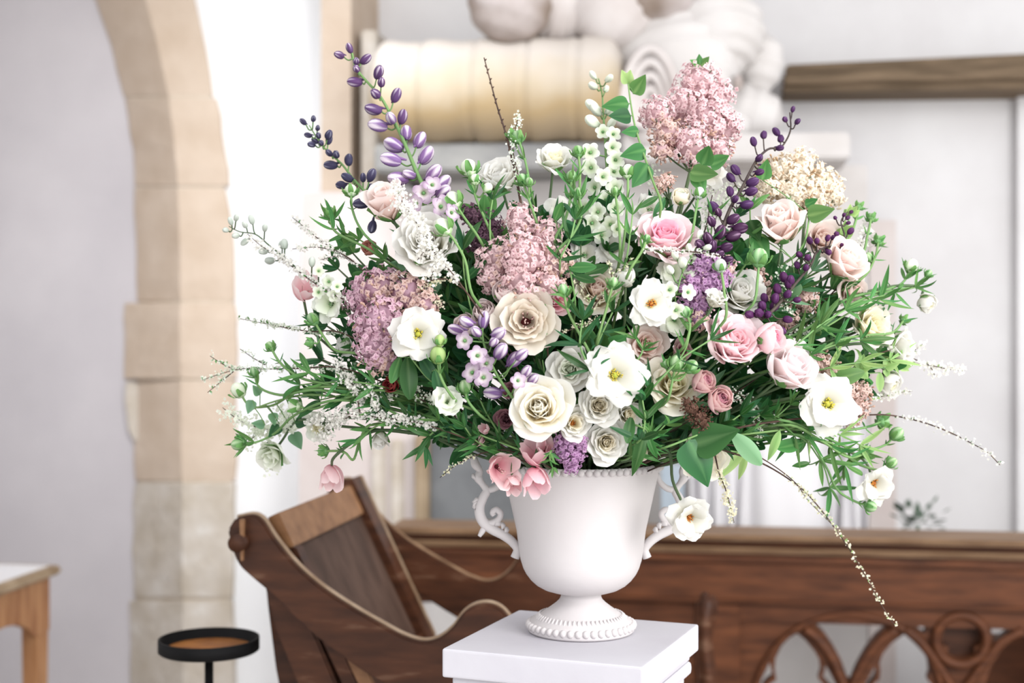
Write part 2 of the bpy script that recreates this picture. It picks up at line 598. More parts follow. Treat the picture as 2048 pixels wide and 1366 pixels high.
# bolster: a fat cushion roll with seams
bo = thing('stone_bolster', 'fat ochre-stained stone cushion roll under the carved figure', 'carving', PL(990, 288, 4.55))
c0, c1 = PL(752, 188, 4.55), PL(1245, 180, 4.55)
ax = (c1 - c0)
ln = ax.length
prof = []
for i in range(61):
    t = i / 60
    r = .166 * (1 - .35 * max(0, (.06 - t) / .06) ** 2 - .35 * max(0, (t - .94) / .06) ** 2)
    for s in (.2, .42, .63, .83):
        r -= .009 * math.exp(-((t - s) / .009) ** 2)
    r += .004 * math.sin(t * 31)
    prof.append((max(r, .002), t * ln))
prof = [(0.001, 0)] + prof + [(0.001, ln)]
V, Fc = lathe(prof, 40)
Mb = Matrix.Translation(c0) @ ax.to_track_quat('Z', 'Y').to_matrix().to_4x4()
V = np.array([Mb @ Vector(v) for v in V])
part('cushion_roll', mesh('cushion_roll', V, Fc, M_bolster), bo)


def lump(name, cx, cy, rx, ry, Y, m, folds=0, amp=0.05, ang=0.0, depth=None, parent=None, fdir=0):
    """carved rounded mass with drapery folds"""
    V, Fc = ellipsoid(48, 32)
    s = Y / F
    th = np.arctan2(V[:, 2], V[:, 0])
    u = V[:, 0] if fdir == 0 else V[:, 2] if fdir == 1 else np.hypot(V[:, 0] - .9, V[:, 2] + .9)
    k = 1 + amp * np.sin(u * folds * math.pi) * (1 - .2 * np.abs(V[:, 1])) if folds else np.ones(len(V))
    V = V * k[:, None]
    V = V * np.array([rx * s, (depth or (rx + ry) / 2) * s, ry * s])
    R = Matrix.Rotation(ang, 3, 'Y')
    c = PL(cx, cy, Y)
    V = np.array([R @ Vector(v) + c for v in V])
    return part(name, mesh(name, V, Fc, m), parent)


ef = thing('carved_effigy', 'reclining stone effigy in pleated drapery resting on the cushion roll', 'statue', PL(1240, 268, 4.6))
lump('rounded_carving', 1022, 2, 86, 88, 4.48, M_effigyd, 5, .02, .3, 80, ef, 1)
lump('drapery', 1120, 0, 70, 92, 4.6, M_effigy, 7, .035, .3, 90, ef, 0)
lump('drapery', 1215, 20, 95, 80, 4.6, M_effigy, 8, .03, .7, 90, ef, 0)
lump('dark_hollow', 1305, -10, 95, 66, 4.62, M_effigyd, 4, .03, -.2, 80, ef, 0)  # solid darker lump, a hollow's shade put into its colour
lump('sleeve', 1350, 130, 128, 112, 4.68, M_monu, 7, .045, .5, 100, ef, 2)
lump('sleeve', 1430, 60, 100, 90, 4.72, M_monu, 6, .05, .6, 90, ef, 2)
# ruffled cuff of nested arches
for i, rr in enumerate((62, 50, 38, 26, 14)):
    pts = []
    for k in range(15):
        a = math.pi * (k / 14)
        pts.append(PL(1300 - rr * .95 * math.cos(a), 262 - rr * .2 - (rr * 2.4 + 30) * math.sin(a) * .85, 4.46 + .012 * i))
    V, Fc = tube(smoothpath(pts, 3), .015, 8)
    part('cuff_pleat', mesh('cuff_pleat', V, Fc, M_effigy), ef)
lump('cuff', 1300, 200, 62, 116, 4.6, M_effigy, 5, .04, 0, 60, ef, 1)
lump('hand', 1520, 130, 44, 62, 4.8, M_monu, 4, .04, .2, 50, ef, 1)
lump('drapery', 1500, 225, 66, 52, 4.75, M_monu, 4, .05, .3, 60, ef, 0)
lump('drapery', 1400, 250, 100, 50, 4.7, M_monu, 5, .05, 0, 70, ef, 0)
lump('dark_hollow', 1476, 165, 10, 16, 4.62, M_effigyd, 0, 0, 0, 8, ef)  # small dark lump, again the shade of a hollow as colour

# white cloth hanging in folds behind the rail
n = 260
V, Fc = [], []
for i in range(n):
    x = 1372 + (1728 - 1372) * i / (n - 1)
    ph = 14 * math.sin(i * .021) + i * .31
    for j, y in enumerate((850, 900, 960, 1020, 1080, 1180)):
        p = PL(x + 7 * math.sin(ph * .37 + j * .5), y, 4.74)
        V.append(p - NB * (.022 * math.sin(ph) + .012 * math.sin(ph * .43 + 1)) * (.6 + .12 * j))
for i in range(n - 1):
    for j in range(5):
        Fc.append((i * 6 + j, i * 6 + j + 1, i * 6 + j + 7, i * 6 + j + 6))
cl = bpy.data.objects.new('white_cloth', mesh('white_cloth', V, Fc, M_cloth))
so = cl.modifiers.new('thick', 'SOLIDIFY')
so.thickness = .004
COL.objects.link(cl)
cl['label'] = 'white cloth hanging in narrow upright folds behind the pew rail'
cl['category'] = 'cloth'
bp = thing('painted_panel', 'narrow blue-grey panel seen between the urn and its right handle', 'panel', PL(1345, 1080, 4.7))
onplane('board', [(1322, 930), (1368, 930), (1368, 1100), (1322, 1100)], 4.72, .03, M_bluegrey, .003, bp)
# small dark plant behind the rail
pl_ = thing('background_plant', 'small dark green leafy plant behind the pew rail', 'plant', PL(1835, 1085, 4.7))
V, Fc = tube(smoothpath([PL(1835, 1120, 4.7), PL(1834, 1080, 4.7), PL(1836, 1050, 4.7)], 4), .006, 6)
part('stem', mesh('stem', V, Fc, M_dkplant), pl_)
r = random.Random(3)
for i in range(46):
    a, e = r.uniform(0, 6.28), r.uniform(-.2, 1.2)
    d = Vector((math.cos(a) * math.cos(e), math.sin(a) * math.cos(e) * .6, math.sin(e)))
    c = PL(1836, 1052, 4.7) + d * r.uniform(.015, .085)
    side = d.cross(Vector((0, 0.3, 1))).normalized()
    L, w = .035, .013
    V = [c, c + d * L * .5 + side * w, c + d * L, c + d * L * .5 - side * w, c + d * L * .5 + Vector((0, 0, .004))]
    part('leaf', mesh('leaf', V, [(0, 1, 4), (1, 2, 4), (2, 3, 4), (3, 0, 4)], M_dkplant), pl_)

# ------------------------------------------------------------------ pew front with pierced tracery
YP = 4.15
pew = thing('pew_front', 'brown oak pew front with moulded rail and pierced gothic tracery', 'pew', PL(1500, 1640, YP))
def ppart(name, pts, dy, th, m, bev=.004):
    return part(name, prism([PL(x, y, YP + dy) for x, y in pts], NB, th, m, name, bev), pew)


ry = lambda x, y: y + (x - 1400) * (y - YH) / (1072 - YH) * .0224
def rail(y0, y1, dy, th, m, name, x0=770, x1=2500, bev=.006):
    return ppart(name, [(x0, ry(x0, y0)), (x1, ry(x1, y0)), (x1, ry(x1, y1)), (x0, ry(x0, y1))], dy, th, m, bev)


rail(1069, 1081, -.07, .2, M_pewtop, 'rail_cap', bev=.008)
rail(1081, 1094, -.015, .1, M_pew, 'rail_neck', bev=.003)
rail(1094, 1106, -.045, .13, M_pewtop, 'rail_moulding', bev=.008)
rail(1106, 1124, -.028, .1, M_pew, 'rail_moulding', bev=.006)
rail(1124, 1198, -.012, .07, M_pew, 'rail_board', bev=.003)
rail(1198, 1206, -.026, .08, M_pew, 'rail_moulding', bev=.005)
rail(1206, 1240, .0, .06, M_pew, 'rail_board', x0=1478, bev=.002)
ppart('stile', [(1398, 1206), (1480, 1207), (1480, 1640), (1398, 1640)], -.012, .08, M_pew, .006)
ppart('panel_board', [(770, 1190), (1400, 1205), (1400, 1640), (1235, 1640), (1235, 1250), (1180, 1205), (1000, 1240), (930, 1205), (800, 1205), (800, 1640), (770, 1640)], .02, .04, M_pew, .004)
Z = lambda x, y: (x / 2.738 + 1300, y / 2.738 + 980)
holes = [
    [(805, 785), (850, 822), (900, 882), (928, 932), (935, 990), (922, 1035), (946, 1062), (975, 1110), (985, 1200), (985, 1800), (620, 1800), (620, 1200), (640, 1100), (660, 1062), (692, 1040), (682, 980), (688, 920), (720, 855), (760, 812)],
    [(655, 945), (667, 1000), (672, 1022), (648, 1038), (622, 1062), (600, 1120), (590, 1110), (610, 1040)],
    [(960, 962), (985, 1000), (1015, 1060), (1040, 1130), (1030, 1150), (1000, 1090), (965, 1048), (940, 1030), (955, 1000)],
    [(905, 737), (1000, 707), (1090, 700), (1200, 711), (1300, 746), (1240, 800), (1180, 880), (1130, 970), (1100, 1045), (1085, 1040), (1050, 942), (1000, 850), (950, 780)],
    [(1392, 790), (1440, 832), (1495, 885), (1525, 940), (1532, 1000), (1520, 1040), (1545, 1070), (1570, 1120), (1580, 1200), (1580, 1800), (1190, 1800), (1190, 1200), (1205, 1110), (1225, 1062), (1258, 1036), (1262, 990), (1258, 945), (1275, 898), (1325, 838)],
    [(1235, 960), (1240, 1010), (1225, 1040), (1195, 1080), (1165, 1140), (1155, 1130), (1185, 1050)],
    [(1440, 735), (1535, 716), (1510, 775), (1500, 785)],
    [(1868, 742), (2045, 735), (1960, 780), (1890, 835), (1872, 800)],
    [(2000, 815), (2090, 780), (2180, 815), (2290, 900), (2330, 1000), (2330, 1800), (1800, 1800), (1800, 1200), (1830, 1080), (1870, 960), (1930, 870)],
    [(2400, 740), (2500, 720), (2620, 750), (2560, 830), (2500, 980), (2440, 830)],
]
tre = []
for k in range(48):
    a = 2 * math.pi * k / 48
    tre.append((1705 + (108 - 26 * max(0, math.cos(3 * (a - math.pi / 2) + math.pi)) ** 6) * math.cos(a), 822 + (104 - 26 * max(0, math.cos(3 * (a - math.pi / 2) + math.pi)) ** 6) * math.sin(a)))
holes.append(tre)
o3 = PL(1480, 1240, YP + .012)
def to2(px, py):
    d = PL(px, py, YP + .012) - o3
    return (d.dot(EB), d.z)


loops = [[to2(1480, 1238), to2(2480, 1262), to2(2480, 1660), to2(1480, 1660)]] + [[to2(*Z(*q)) for q in h] for h in holes]
tr = part('tracery_board', fretwork(loops, o3, EB, Vector((0, 0, 1)), NB, .045, M_pew, 'tracery_board'), pew)


def rib(pts, r=.011, dy=-.004, name='tracery_rib', closed=False):
    P = [PL(*Z(*q), YP + dy) for q in pts]
    V, Fc = tube(smoothpath(P, 5), r, 8)
    part(name, mesh(name, V, Fc, M_pew), pew)


rib([(560, 1140), (600, 1010), (680, 870), (800, 765), (940, 705), (1090, 680), (1240, 705), (1380, 760), (1480, 850), (1560, 960), (1610, 1140)], .008)
rib([(850, 760), (930, 830), (1000, 930), (1050, 1040), (1090, 1150)], .012)
rib([(1350, 765), (1250, 840), (1175, 940), (1120, 1050), (1090, 1150)], .012)
rib([(1400, 765), (1480, 830), (1560, 930), (1640, 1060), (1700, 1150)], .012)
rib([(2040, 770), (1920, 840), (1830, 950), (1750, 1060), (1700, 1150)], .012)
part('trefoil_back', prism([PL(*Z(1705 + 125 * math.cos(k * .2618), 822 + 121 * math.sin(k * .2618)), YP + .052) for k in range(24)], NB, .01, M_chair, 'trefoil_back'), pew)
ring = []
for k in range(33):
    a = 2 * math.pi * k / 32
    ring.append(Vector(PL(*Z(1705 + 140 * math.cos(a), 822 + 136 * math.sin(a)), YP - .006)))
V, Fc = tube(np.array([list(p) for p in ring]), .012, 8, caps=False)
part('trefoil_ring', mesh('trefoil_ring', V, Fc, M_pew), pew)
part('seat_board', prism([PL(x, y, YP + .45) for x, y in [(1960, 1270), (2600, 1290), (2600, 1660), (1890, 1660), (1890, 1350)]], NB, .04, M_pew, 'seat_board', .004), pew)

be = thing('bench_end', 'dark curved bench end with a glossy pale edge beside the pedestal', 'bench end', W(1418, 1640, 3.7))
outl = [(1396, 1200), (1410, 1190), (1428, 1190), (1438, 1204), (1436, 1230), (1428, 1260), (1426, 1290), (1432, 1330), (1438, 1380), (1440, 1640), (1400, 1640), (1402, 1400), (1398, 1330), (1394, 1270)]
part('end_board', prism([W(x, y, 3.7) for x, y in outl], Vector((0, 1, 0)), .05, M_chair, 'end_board', .012, True), be)

# ------------------------------------------------------------------ folding armchair with sweeping arms
KC, YC = 0.12, 2.63
def PC(px, py):
    return PL(px, py, YC, KC)


ch = thing('oak_armchair', 'dark oak folding armchair with sweeping arms pegged at the back', 'chair', PC(640, 1640))
vf = Vector((.107, .619, 0))
nc = vf.normalized()
arm_top = [(470, 1036), (506, 1030), (522, 1040), (546, 1076), (590, 1130), (640, 1174), (700, 1214), (760, 1249), (808, 1274), (845, 1284), (876, 1277), (905, 1254), (926, 1226), (950, 1211), (976, 1208), (1000, 1218), (1020, 1240)]
arm_bot = [(1030, 1300), (1000, 1380), (930, 1420), (850, 1412), (780, 1376), (710, 1332), (650, 1288), (600, 1246), (545, 1190), (500, 1152), (478, 1130), (462, 1092), (455, 1060)]
armp = [p[:2] for p in smoothpath(arm_top, 4)] + [p[:2] for p in smoothpath(arm_bot, 4)]
pts = [PC(*p) for p in armp]
for q in (0, 1):
    a = part('arm', prism([p + vf * q for p in pts], nc, .038, M_chair, 'arm', .004), ch)
    c = PC(483, 1083) + vf * q
    V, Fc = tube([list(c - nc * .028), list(c), list(c + nc * .05)], [.017, .0175, .016], 14)
    part('peg', mesh('peg', V, Fc, M_chair), a)
    c = PC(491, 1076) + vf * q - nc * .014
    part('peg_wedge', prism([c + Vector((x, 0, z)) for x, z in [(-.004, .038), (.005, .038), (.003, -.04), (-.002, -.04)]], nc * -1, .008, M_chairlight, 'peg_wedge', .001), a)
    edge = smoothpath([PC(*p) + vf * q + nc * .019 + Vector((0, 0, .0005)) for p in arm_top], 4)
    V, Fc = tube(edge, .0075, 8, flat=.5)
    part('worn_edge', mesh('worn_edge', V, Fc, M_paleoak if q == 0 else M_pewtop), a)  # pale strip added along the arm top, a painted gloss highlight
    # crossed legs
    legb = [(482, 1138), (520, 1168), (548, 1260), (572, 1366), (620, 1640), (560, 1640), (508, 1366), (492, 1240)]
    part('leg', prism([PC(*p) + vf * q + nc * .12 for p in legb], nc, .034, M_chair, 'leg', .004), ch)
    leg = [(508, 1156), (556, 1196), (600, 1246), (622, 1290), (664, 1390), (740, 1560), (760, 1640), (690, 1640), (640, 1500), (575, 1366), (536, 1270)]
    part('leg', prism([PC(*p) + vf * q + nc * .042 for p in leg], nc, .034, M_chair, 'leg', .004), ch)
    leg2 = [(900, 1400), (960, 1400), (900, 1500), (600, 1640), (520, 1640), (560, 1610), (760, 1500)]
    part('leg', prism([PC(*p) + vf * q + nc * .08 for p in leg2], nc, .03, M_chair, 'leg', .004), ch)
# backrest: rails, stiles and panel between the arms
A, B = PC(520, 1050), PC(690, 1420)
d = (B - A)
bn = d.cross(vf).normalized()
if bn.y > 0 or bn.x < 0:
    bn = -bn


def backp(name, u0, u1, w0, w1, m, th=.022, o=0.0, bev=.003):
    pp = [A + d * u + vf * w + bn * o for u, w in ((u0, w0), (u0, w1), (u1, w1), (u1, w0))]
    part(name, prism(pp, bn, th, m, name, bev), ch)


backp('top_rail', -.02, .17, .07, .93, M_chairlight, .026, .0)
backp('back_panel', .17, 1.0, .12, .90, M_chairback, .012, .004)
backp('stile', -.05, 1.02, .86, .97, M_chair, .034)
backp('stile_edge', -.05, 1.02, .971, .99, M_paleoak, .036)
backp('edge_board', .72, 1.4, .06, .072, M_chairlight, .03, .03)
backp('stile', .17, 1.02, .065, .13, M_chair, .03)
backp('bottom_rail', .94, 1.04, .065, .99, M_chair, .03)
S0 = PC(690, 1440)
pp = [S0 + vf * .06, S0 + vf * .98, S0 + vf * .98 + EB * .3, S0 + vf * .06 + EB * .3]
part('seat', prism(pp, Vector((0, 0, -1)), .025, M_chairback, 'seat', .004), ch)

# ------------------------------------------------------------------ table at the left
tb = thing('pine_side_table', 'honey pine table with a white top against the left wall', 'table', Vector((-1.5, 4.1, 0)))
ca, cb = Vector((-1.398, 4.42, 0)), Vector((-1.49, 3.86, 0))   # right edge
dl = (ca - cb).normalized()
dn = Vector((-dl.y, dl.x, 0))
TZ = .755
top = [ca + Vector((0, 0, TZ)), cb + Vector((0, 0, TZ)), cb + dn * .8 + Vector((0, 0, TZ)), ca + dn * .8 + Vector((0, 0, TZ))]
part('table_top', prism(top, Vector((0, 0, -1)), .028, M_pineedge, 'table_top', .008), tb)
ins = [top[0] + (dn - dl) * .03, top[1] + (dn + dl) * .03, top[2] + (dl - dn) * .03, top[3] + (-dl - dn) * .03]
part('top_covering', prism([p + Vector((0, 0, .002)) for p in ins], Vector((0, 0, -1)), .003, M_paper, 'top_covering'), tb)
o_ = ca + dn * .03 - dl * .02
ap = [(0, TZ - .028), (-.52, TZ - .028), (-.52, TZ - .2)]
for i in range(9):
    a = math.pi * i / 8
    ap.append((-.29 - .2 * math.cos(math.pi - a) * -1 * -1, TZ - .2 + .07 * math.sin(a)))
ap = [(0, TZ - .028), (-.52, TZ - .028), (-.52, TZ - .2), (-.46, TZ - .2)] + [(-.46 + .36 * i / 10, TZ - .2 + .065 * math.sin(math.pi * i / 10) ** .6) for i in range(1, 10)] + [(-.10, TZ - .2), (0, TZ - .2)]
part('apron', prism([o_ + dl * x + Vector((0, 0, z)) for x, z in ap], dn, .022, M_pine, 'apron', .003), tb)
for base in (ca + dn * .03 - dl * .02, cb + dn * .03 + dl * .09, ca + dn * .75 - dl * .02, cb + dn * .75 + dl * .09):
    q = [base + dn * .002, base + dn * .06, base + dn * .06 - dl * .07, base + dn * .002 - dl * .07]
    V = [p + Vector((0, 0, TZ - .03)) for p in q]
    c = sum(q, Vector()) / 4
    V += [c + (p - c) * .78 for p in q]
    part('leg', bevel_mesh(mesh('leg', V, [(0, 1, 2, 3), (7, 6, 5, 4), (0, 4, 5, 1), (1, 5, 6, 2), (2, 6, 7, 3), (3, 7, 4, 0)], M_pine, False), .004), tb)

# ------------------------------------------------------------------ iron pricket stand
st = thing('iron_candle_stand', 'black iron floor stand with a shallow round tray', 'candle stand', W(418, 1282, 2.75) * 1)
c = W(418, 1290, 2.75)
st.location = (c.x, c.y, 0)
rr = .0965
V, Fc = lathe([(0.001, 0), (rr - .004, 0), (rr, .003), (rr, .026), (rr - .0035, .0265), (rr - .0045, .005), (0.001, .005)], 56)
part('tray', mesh('tray', V, Fc, M_iron), st, Matrix.Translation(c + Vector((0, 0, -.012))))
V, Fc = lathe([(0.001, .0), (rr * .86, .0), (rr * .84, .003), (0.001, .004)], 40)
part('wax_stain', mesh('wax_stain', V, Fc, M_rust), st, Matrix.Translation(c + Vector((0, 0, -.0065))))
V, Fc = tube([[0, 0, .02], [0, 0, .3], [0, 0, c.z - .012]], .0085, 12)
part('pole', mesh('pole', V, Fc, M_iron), st, Matrix.Translation((c.x, c.y, 0)))
V, Fc = lathe([(0.001, 0), (.13, 0), (.13, .012), (.04, .022), (.012, .05), (0.001, .05)], 40)
part('foot', mesh('foot', V, Fc, M_iron), st, Matrix.Translation((c.x, c.y, 0)))

# ------------------------------------------------------------------ pedestal
PZ = CZ - 612 / F * 2.185            # top of the pedestal
fl, fr, br, bl = [Vector(((x - 1024) / F * (CZ - PZ) * F / (y - YH), (CZ - PZ) * F / (y - YH), PZ)) for x, y in ((884, 1296), (1288, 1334), (1399, 1249), (1035, 1220))]
pc = (fl + fr + br + bl) / 4
e1 = ((fr - fl) + (br - bl)).normalized()
e2 = Vector((-e1.y, e1.x, 0))
hs = .152
ped = thing('white_pedestal', 'white painted square pedestal with a moulded top under the urn', 'pedestal', Vector((pc.x, pc.y, 0)))
def slab(name, h0, h1, s, bev):
    V = [pc + e1 * (s * i) + e2 * (s * j) + Vector((0, 0, z - PZ)) for z in (h0, h1) for i, j in ((-1, -1), (1, -1), (1, 1), (-1, 1))]
    part(name, bevel_mesh(mesh(name, V, [(3, 2, 1, 0), (4, 5, 6, 7), (0, 1, 5, 4), (1, 2, 6, 5), (2, 3, 7, 6), (3, 0, 4, 7)], M_ped, False), bev, 3), ped)


slab('top_slab', PZ - .042, PZ, hs, .004)
slab('moulding', PZ - .056, PZ - .042, hs - .011, .005)
slab('moulding', PZ - .078, PZ - .056, hs - .008, .009)
slab('moulding', PZ - .094, PZ - .078, hs - .018, .006)
slab('shaft', .1, PZ - .094, hs - .03, .003)
slab('base', 0, .1, hs, .005)

# ------------------------------------------------------------------ urn
UX, UY = (1162 - 1024) / F * 2.185, 2.185
S = 2.185 / F
zz = lambda py: CZ - (py - YH) * S
urn = thing('white_urn', 'white footed urn with beaded rim and scrolled handles', 'urn', Vector((UX, UY, PZ)))
TU = Matrix.Translation((UX, UY, 0))
body = [(.001, zz(1184)), (40 * S, zz(1184)), (60 * S, zz(1181)), (76 * S, zz(1176)), (90 * S, zz(1168)), (101 * S, zz(1158)), (110 * S, zz(1146)), (116 * S, zz(1134)), (121 * S, zz(1118)), (124 * S, zz(1100)), (129 * S, zz(1060)), (140 * S, zz(1010)), (152 * S, zz(955)), (158 * S, zz(930)),
        (161 * S, zz(926)), (160 * S, zz(923)), (154 * S, zz(924)), (148 * S, zz(955)), (134 * S, zz(1010)), (124 * S, zz(1060)), (.001, zz(1060))]
V, Fc = lathe(body, 72)
part('bowl', mesh('bowl', V, Fc, M_urn), urn, TU)
foot = [(.001, PZ + .001), (104 * S, PZ + .001), (107 * S, PZ + .004), (106 * S, PZ + .012), (101 * S, PZ + .017), (88 * S, PZ + .0235), (74 * S, PZ + .03), (61 * S, PZ + .037), (50 * S, PZ + .0435), (43 * S, PZ + .049), (40.5 * S, PZ + .053), (40 * S, PZ + .056), (37 * S, zz(1187)), (39 * S, zz(1184)), (36 * S, zz(1181)), (.001, zz(1181))]
V, Fc = lathe(foot, 64)
part('foot', mesh('foot', V, Fc, M_urn), urn, TU)
bead = mesh('bead', *ellipsoid(8, 6), M_urn)
nb = 66
for k in range(nb):
    a = 2 * math.pi * k / nb
    part('rim_bead', bead, urn, Matrix.Translation((UX + 159 * S * math.cos(a), UY + 159 * S * math.sin(a), zz(930))) @ Matrix.Diagonal((.0057, .0057, .0062, 1)))
nb = 44
for k in range(nb):
    a = 2 * math.pi * (k + .3) / nb
    part('foot_bead', bead, urn, Matrix.Translation((UX + 104 * S * math.cos(a), UY + 104 * S * math.sin(a), PZ + .011)) @ Matrix.Diagonal((.0058, .0058, .0062, 1)))
for k in range(60):
    a = 2 * math.pi * k / 60
    part('foot_reed', bead, urn, Matrix.Translation((UX + 87 * S * math.cos(a), UY + 87 * S * math.sin(a), PZ + .0242)) @ Matrix.Rotation(a, 4, 'Z') @ Matrix.Rotation(-.75, 4, 'Y') @ Matrix.Diagonal((.0018, .0022, .006, 1)))
V, Fc = lathe([(.001, zz(962)), (140 * S, zz(962)), (147 * S, zz(955))], 32)
part('floral_foam', mesh('floral_foam', V, Fc, M_mouth), urn, TU)  # dark disc filling the mouth, the urn's inner shade in its colour
hz = lambda x, y: (x / 2.7 + 860 - 1162, y / 2.7 + 860)
H1 = [(236, 150, 15), (246, 186, 19), (270, 222, 13), (260, 254, 19), (282, 292, 13), (306, 326, 17), (288, 364, 19), (269, 410, 21), (270, 458, 22), (292, 502, 22), (337, 537, 21), (396, 568, 20), (446, 606, 19), (472, 646, 18), (458, 690, 19)]
H2 = [(292, 505, 15), (332, 504, 15), (368, 484, 14), (381, 452, 13), (358, 430, 13), (337, 446, 12), (346, 462, 10)]
H3 = [(306, 326, 13), (352, 314, 14), (388, 282, 13), (408, 240, 12)]
H4 = [(300, 516, 13), (282, 548, 12), (266, 574, 8)]
nubs = [(248, 384, 240, 372), (244, 402, 232, 396), (244, 420, 236, 424), (384, 520, 406, 522), (402, 540, 424, 548), (352, 500, 384, 512), (250, 186, 236, 196), (244, 252, 232, 262)]
for sgn in (1, -1):
    h = None
    for nm, H in (('handle', H1), ('scroll', H2), ('scroll', H3), ('spur', H4)):
        P = []
        for x, y, r_ in H:
            dx, py = hz(x, y)
            P.append((UX + sgn * dx * S, UY, zz(py), r_ * 1.3 / 2.7 * S))
        Q = smoothpath(P, 6)
        V, Fc = tube(Q[:, :3], Q[:, 3], 10)
        o = part(nm, mesh(nm, V, Fc, M_urn), urn if h is None else h)
        if h is None:
            h = o
    for x0, y0, x1, y1 in nubs:
        a, b = hz(x0, y0), hz(x1, y1)
        P = [(UX + sgn * a[0] * S, UY, zz(a[1])), (UX + sgn * (a[0] + b[0]) / 2 * S, UY, zz((a[1] + b[1]) / 2 - 1)), (UX + sgn * b[0] * S, UY, zz(b[1]))]
        V, Fc = tube(P, [.0062, .0056, .003], 8)
        part('leaf_lobe', mesh('leaf_lobe', V, Fc, M_urn), h)

# ================================================================== FLOWERS: builders
UB = Vector((UX, UY, zz(958)))       # where the stems meet, inside the urn's mouth
BC = (1165, 665, 640, 480)


def depth(px, py, push=0.0):
    dx, dy = (px - BC[0]) / BC[2], (py - BC[1]) / BC[3]
    d2 = min(1.0, dx * dx + dy * dy)
    return 2.2 - .23 * math.sqrt(1 - d2) + push


def at(px, py, push=0.0):
    return W(px, py, depth(px, py, push))


def px2m(px, py, push=0.0):
    return depth(px, py, push) / F


def facing(px, py, up=.25):
    return Vector(((px - BC[0]) / BC[2] * .9, -.85, -(py - BC[1]) / BC[3] * .7 + up)).normalized()


def AX(x, up, tow):
    """axis: x right, up, towards the viewer"""
    return Vector((x, -tow, up)).normalized()


GREEN = [
    petal_mat('fresh green leaf', [(0, (116, 164, 96)), (.3, (74, 130, 68)), (1, (94, 150, 84))], .35, .45, .2, spec=.25),
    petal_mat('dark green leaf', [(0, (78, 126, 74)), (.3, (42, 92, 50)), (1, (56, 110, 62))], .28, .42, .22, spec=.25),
    petal_mat('light green leaf', [(0, (138, 180, 104)), (1, (176, 208, 138))], .42, .5, .1, spec=.25),
    petal_mat('blue green leaf', [(0, (96, 140, 102)), (1, (128, 168, 132))], .3, .5, .1, spec=.25),
]
M_stemg = petal_mat('green stem', [(0, (92, 128, 76)), (1, (126, 164, 104))], .2, .5, .08)
M_stemd = petal_mat('olive dark stem', [(0, (66, 84, 58)), (1, (92, 112, 80))], .1, .5, .08)
M_twig = mat('dark brown twig', (62, 46, 40), (92, 70, 60), .7, (60, 60, 60), 3, 0, .2)
M_purpstem = mat('dusky purple stem', (62, 50, 52), (84, 74, 66), .6, (40, 40, 40), 3, 0, .2)
M_yell = petal_mat('yellow centre', [(0, (150, 158, 60)), (1, (214, 196, 84))], .1, .6, .1)
M_amber = petal_mat('amber stamens', [(0, (150, 84, 34)), (1, (214, 150, 70))], .1, .6, .1)
M_maroon = petal_mat('maroon stamens', [(0, (84, 26, 34)), (.6, (110, 44, 48)), (1, (206, 178, 168))], .1, .6, .1)
M_sepal = petal_mat('green sepal', [(0, (92, 142, 74)), (1, (116, 164, 98))], .25, .5, .08)
M_budgreen = petal_mat('green bud', [(0, (92, 140, 84)), (.5, (124, 166, 112)), (1, (196, 212, 178))], .2, .5, .08)
M_budwhite = petal_mat('greenish white bud', [(0, (150, 190, 128)), (.45, (222, 232, 206)), (1, (240, 242, 230))], .25, .5, .06)
M_budblue = petal_mat('pale grey green bud', [(0, (140, 160, 146)), (.5, (204, 212, 202)), (1, (224, 228, 222))], .2, .5, .06)
PM = {}


